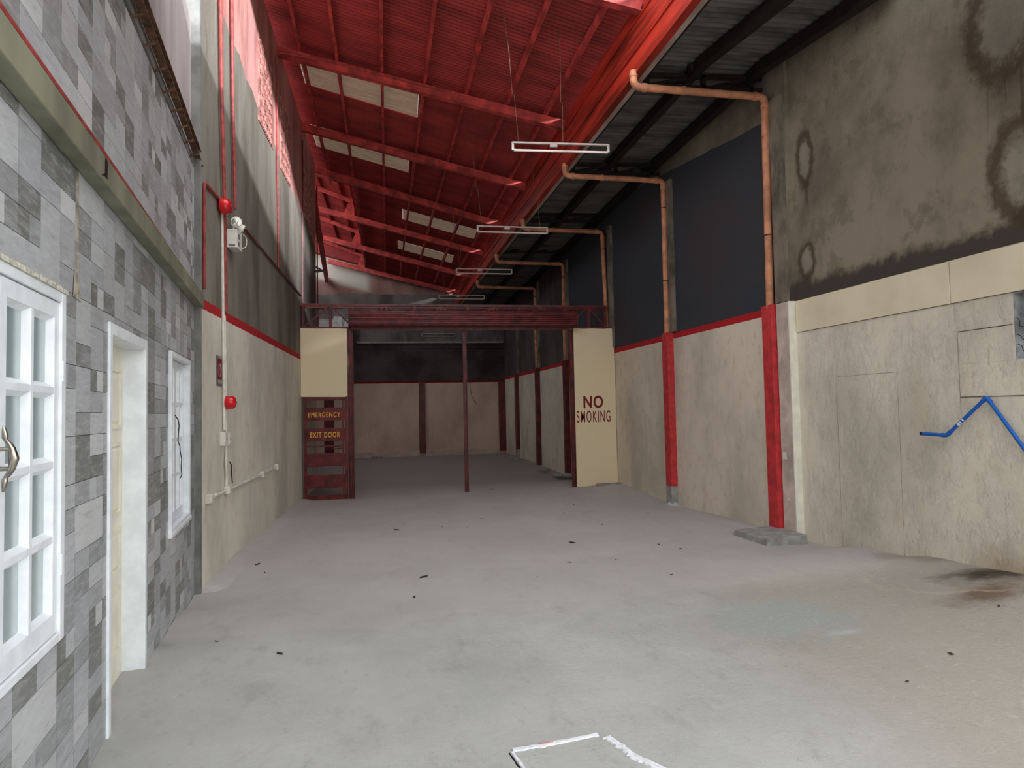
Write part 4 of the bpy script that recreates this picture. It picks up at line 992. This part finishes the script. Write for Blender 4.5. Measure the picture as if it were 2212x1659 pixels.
tg = thing('floor_hatch', (.75, 2.9, 0), 'square concrete floor cover edged with white grout at the bottom of the view', 'hatch')
def strip(name, pts, w, mat, seed, h=.006):
    r_ = random.Random(seed); b = MB(); P = []
    for (p, q) in zip(pts[:-1], pts[1:]):
        for i in range(9): P.append(Vector((p[0]+(q[0]-p[0])*i/9, p[1]+(q[1]-p[1])*i/9, 0)))
    P.append(Vector((pts[-1][0], pts[-1][1], 0)))
    for i, p in enumerate(P):
        d = (P[min(i+1, len(P)-1)]-P[max(i-1, 0)]).normalized(); nn = Vector((-d.y, d.x, 0))
        w1_ = w*(.6+.8*r_.random())/2; w2_ = w*(.6+.8*r_.random())/2; z = FZ(p.x, p.y)
        b.v += [tuple(p+nn*w1_+Vector((0,0,z-.004))), tuple(p+nn*w1_*.7+Vector((0,0,z+h))), tuple(p-nn*w2_*.7+Vector((0,0,z+h))), tuple(p-nn*w2_+Vector((0,0,z-.004)))]
    for i in range(len(P)-1):
        a = i*4; b.f += [(a, a+4, a+5, a+1), (a+1, a+5, a+6, a+2), (a+2, a+6, a+7, a+3)]
    o = b.build(name, mat, tg); return o
strip('grout_edge', [(.49,3.075), (.66,3.09), (.92,3.125)], .034, M['white_cement'], 1)
strip('grout_edge', [(.955,3.09), (1.0,2.98), (1.02,2.9), (1.10,2.78), (1.16,2.6)], .042, M['white_cement'], 2)
strip('grout_edge', [(.485,3.06), (.51,2.93), (.53,2.7), (.55,2.5)], .018, M['white_cement'], 3)
strip('dark_joint', [(.47,3.06), (.495,2.93), (.515,2.7), (.53,2.5)], .012, M['black'], 4, .001)
strip('red_paint_smear', [(.62,3.094), (.69,3.10)], .012, simple('pink_smear', (226, 150, 150), .8, .1, 30), 5, .008)

LP = [(-.68,6.58,1),(-.33,6.2,2)]
lf_px = [(1.02,10.6),(0.16,9.9),(.35,9.3)]
leaves = []
def unproj(px, py):
    d = F*f + R2*(px-1106) - U2*(py-829.5); t_ = -1.6/d.z; return (d.x*t_, d.y*t_)
for (px, py, s) in ((857,1143,1.6),(870,1131,.7),(929,1095,1.2),(910,1115,.6),(972,1125,.8),(1039,1121,.9),(955,1139,.7),(1014,1134,.5),(1010,1140,.6),(1063,1058,1.4),(1240,1090,.8),(1124,1103,.6),(1218,1110,.9),(1235,1174,2.0),(852,1079,.6),(706,1175,.6),(915,1247,1.8),(556,1213,1.4),(572,1228,.7),(1423,1180,.9),(1470,1190,1.0),(895,1291,.8),(468,1398,.6),(605,1425,1.0),(1230,1219,.9),(945,1137,.8),(1450,1252,.6),(1400,1110,.5),(1300,1135,.6),(1210,1125,.5),(1150,1060,.6),(735,1108,.6),(1330,1215,.5),(1160,1250,.5),(1585,1154,.8),(2055,1437,.8),(1960,1488,.5),(2160,1352,.7)):
    leaves.append((*unproj(px, py), s))
b = MB(); b.v = [(-.03,0,0.001), (-.012,.012,.006), (.012,.014,.004), (.035,.002,.008), (.014,-.012,.003), (-.01,-.012,.005)]; b.f = [(0,1,2,3,4,5)]
me = bpy.data.meshes.new('dry_leaf'); me.from_pydata(b.v, [], b.f); me.materials.append(M['leaf'])
leaf0 = bpy.data.objects.new('dry_leaf', me)
for i, (x, y, s) in enumerate(leaves):
    o = leaf0 if i == 0 else leaf0.copy(); COL.objects.link(o)
    o.location = (x, y, FZ(x, y)+.003); o.scale = (s, s, 1); o.rotation_euler = (0, 0, rnd.random()*6)
    tag(o, 'tiny dark dry leaf lying on the concrete floor', 'leaf', 'dry leaves scattered on the floor')
b = MB(); x, y = unproj(2083, 1240); b.v = []; b = rock((x, y, FZ(x, y)+.01), (.018,.014,.014), 5); tag(b.build('paper_scrap', M['paper']), 'tiny white scrap on the floor near the dark stain at right', 'scrap')

# thin hanging wire on the middle post
conduit('loose_wire', [(1.34,13.02,2.6), (1.35,13.0,2.1), (1.38,13,1.9), (1.47,13,1.75)], .005, M['black'], 'thin loose black wire hanging beside the middle post', 'cable')

# ------------------------------------------------------------------ surroundings added to shape the daylight (outside the frame)
b = MB(); b.box((-25, -22.3, -.3), (35, -22, 11.3)); struct(b.build('sun_blocking_wall', simple('sun_blocker_surface', (190, 186, 178), .9, .1, 1), origin=(0, 0, 0)))  # unseen building wall added to block the low sun
b = MB(); b.box((-1.25, 1.0, 5.45), (4.6, 5.2, 5.6)); struct(b.build('unseen_canopy', simple('added_canopy_slab', (190, 188, 184), .9, .1, 2), origin=(0, 0, 0)), 'added unseen concrete canopy slab shading the entrance')  # unseen slab added to shade the entrance and edge the sun patch
b = MB(); b.box((-40, -40, -.7), (45, 45, -.5)); struct(b.build('ground', M['grey_cement'], origin=(0, 0, 0)))

# ------------------------------------------------------------------ light
w = bpy.data.worlds.new('overcast_sky'); SC.world = w; w.use_nodes = True
bg = w.node_tree.nodes['Background']; bg.inputs[0].default_value = (.93, .97, 1, 1); bg.inputs[1].default_value = 1.0
sn = bpy.data.lights.new('sun', 'SUN'); so = bpy.data.objects.new('sun', sn); COL.objects.link(so)
sn.energy = 2.7; sn.angle = math.radians(4); sn.color = (.92, .96, 1)
dd = Vector((-.6, 1, -.205)).normalized(); so.rotation_euler = dd.to_track_quat('-Z', 'Y').to_euler()
so.location = (8, -10, 12)

for o in bpy.data.objects:
    if '_w' in o: del o['_w']
vs = SC.view_settings; vs.view_transform = 'Standard'; vs.look = 'None'; vs.gamma = 1; vs.use_curve_mapping = False
vs.exposure = 2.0
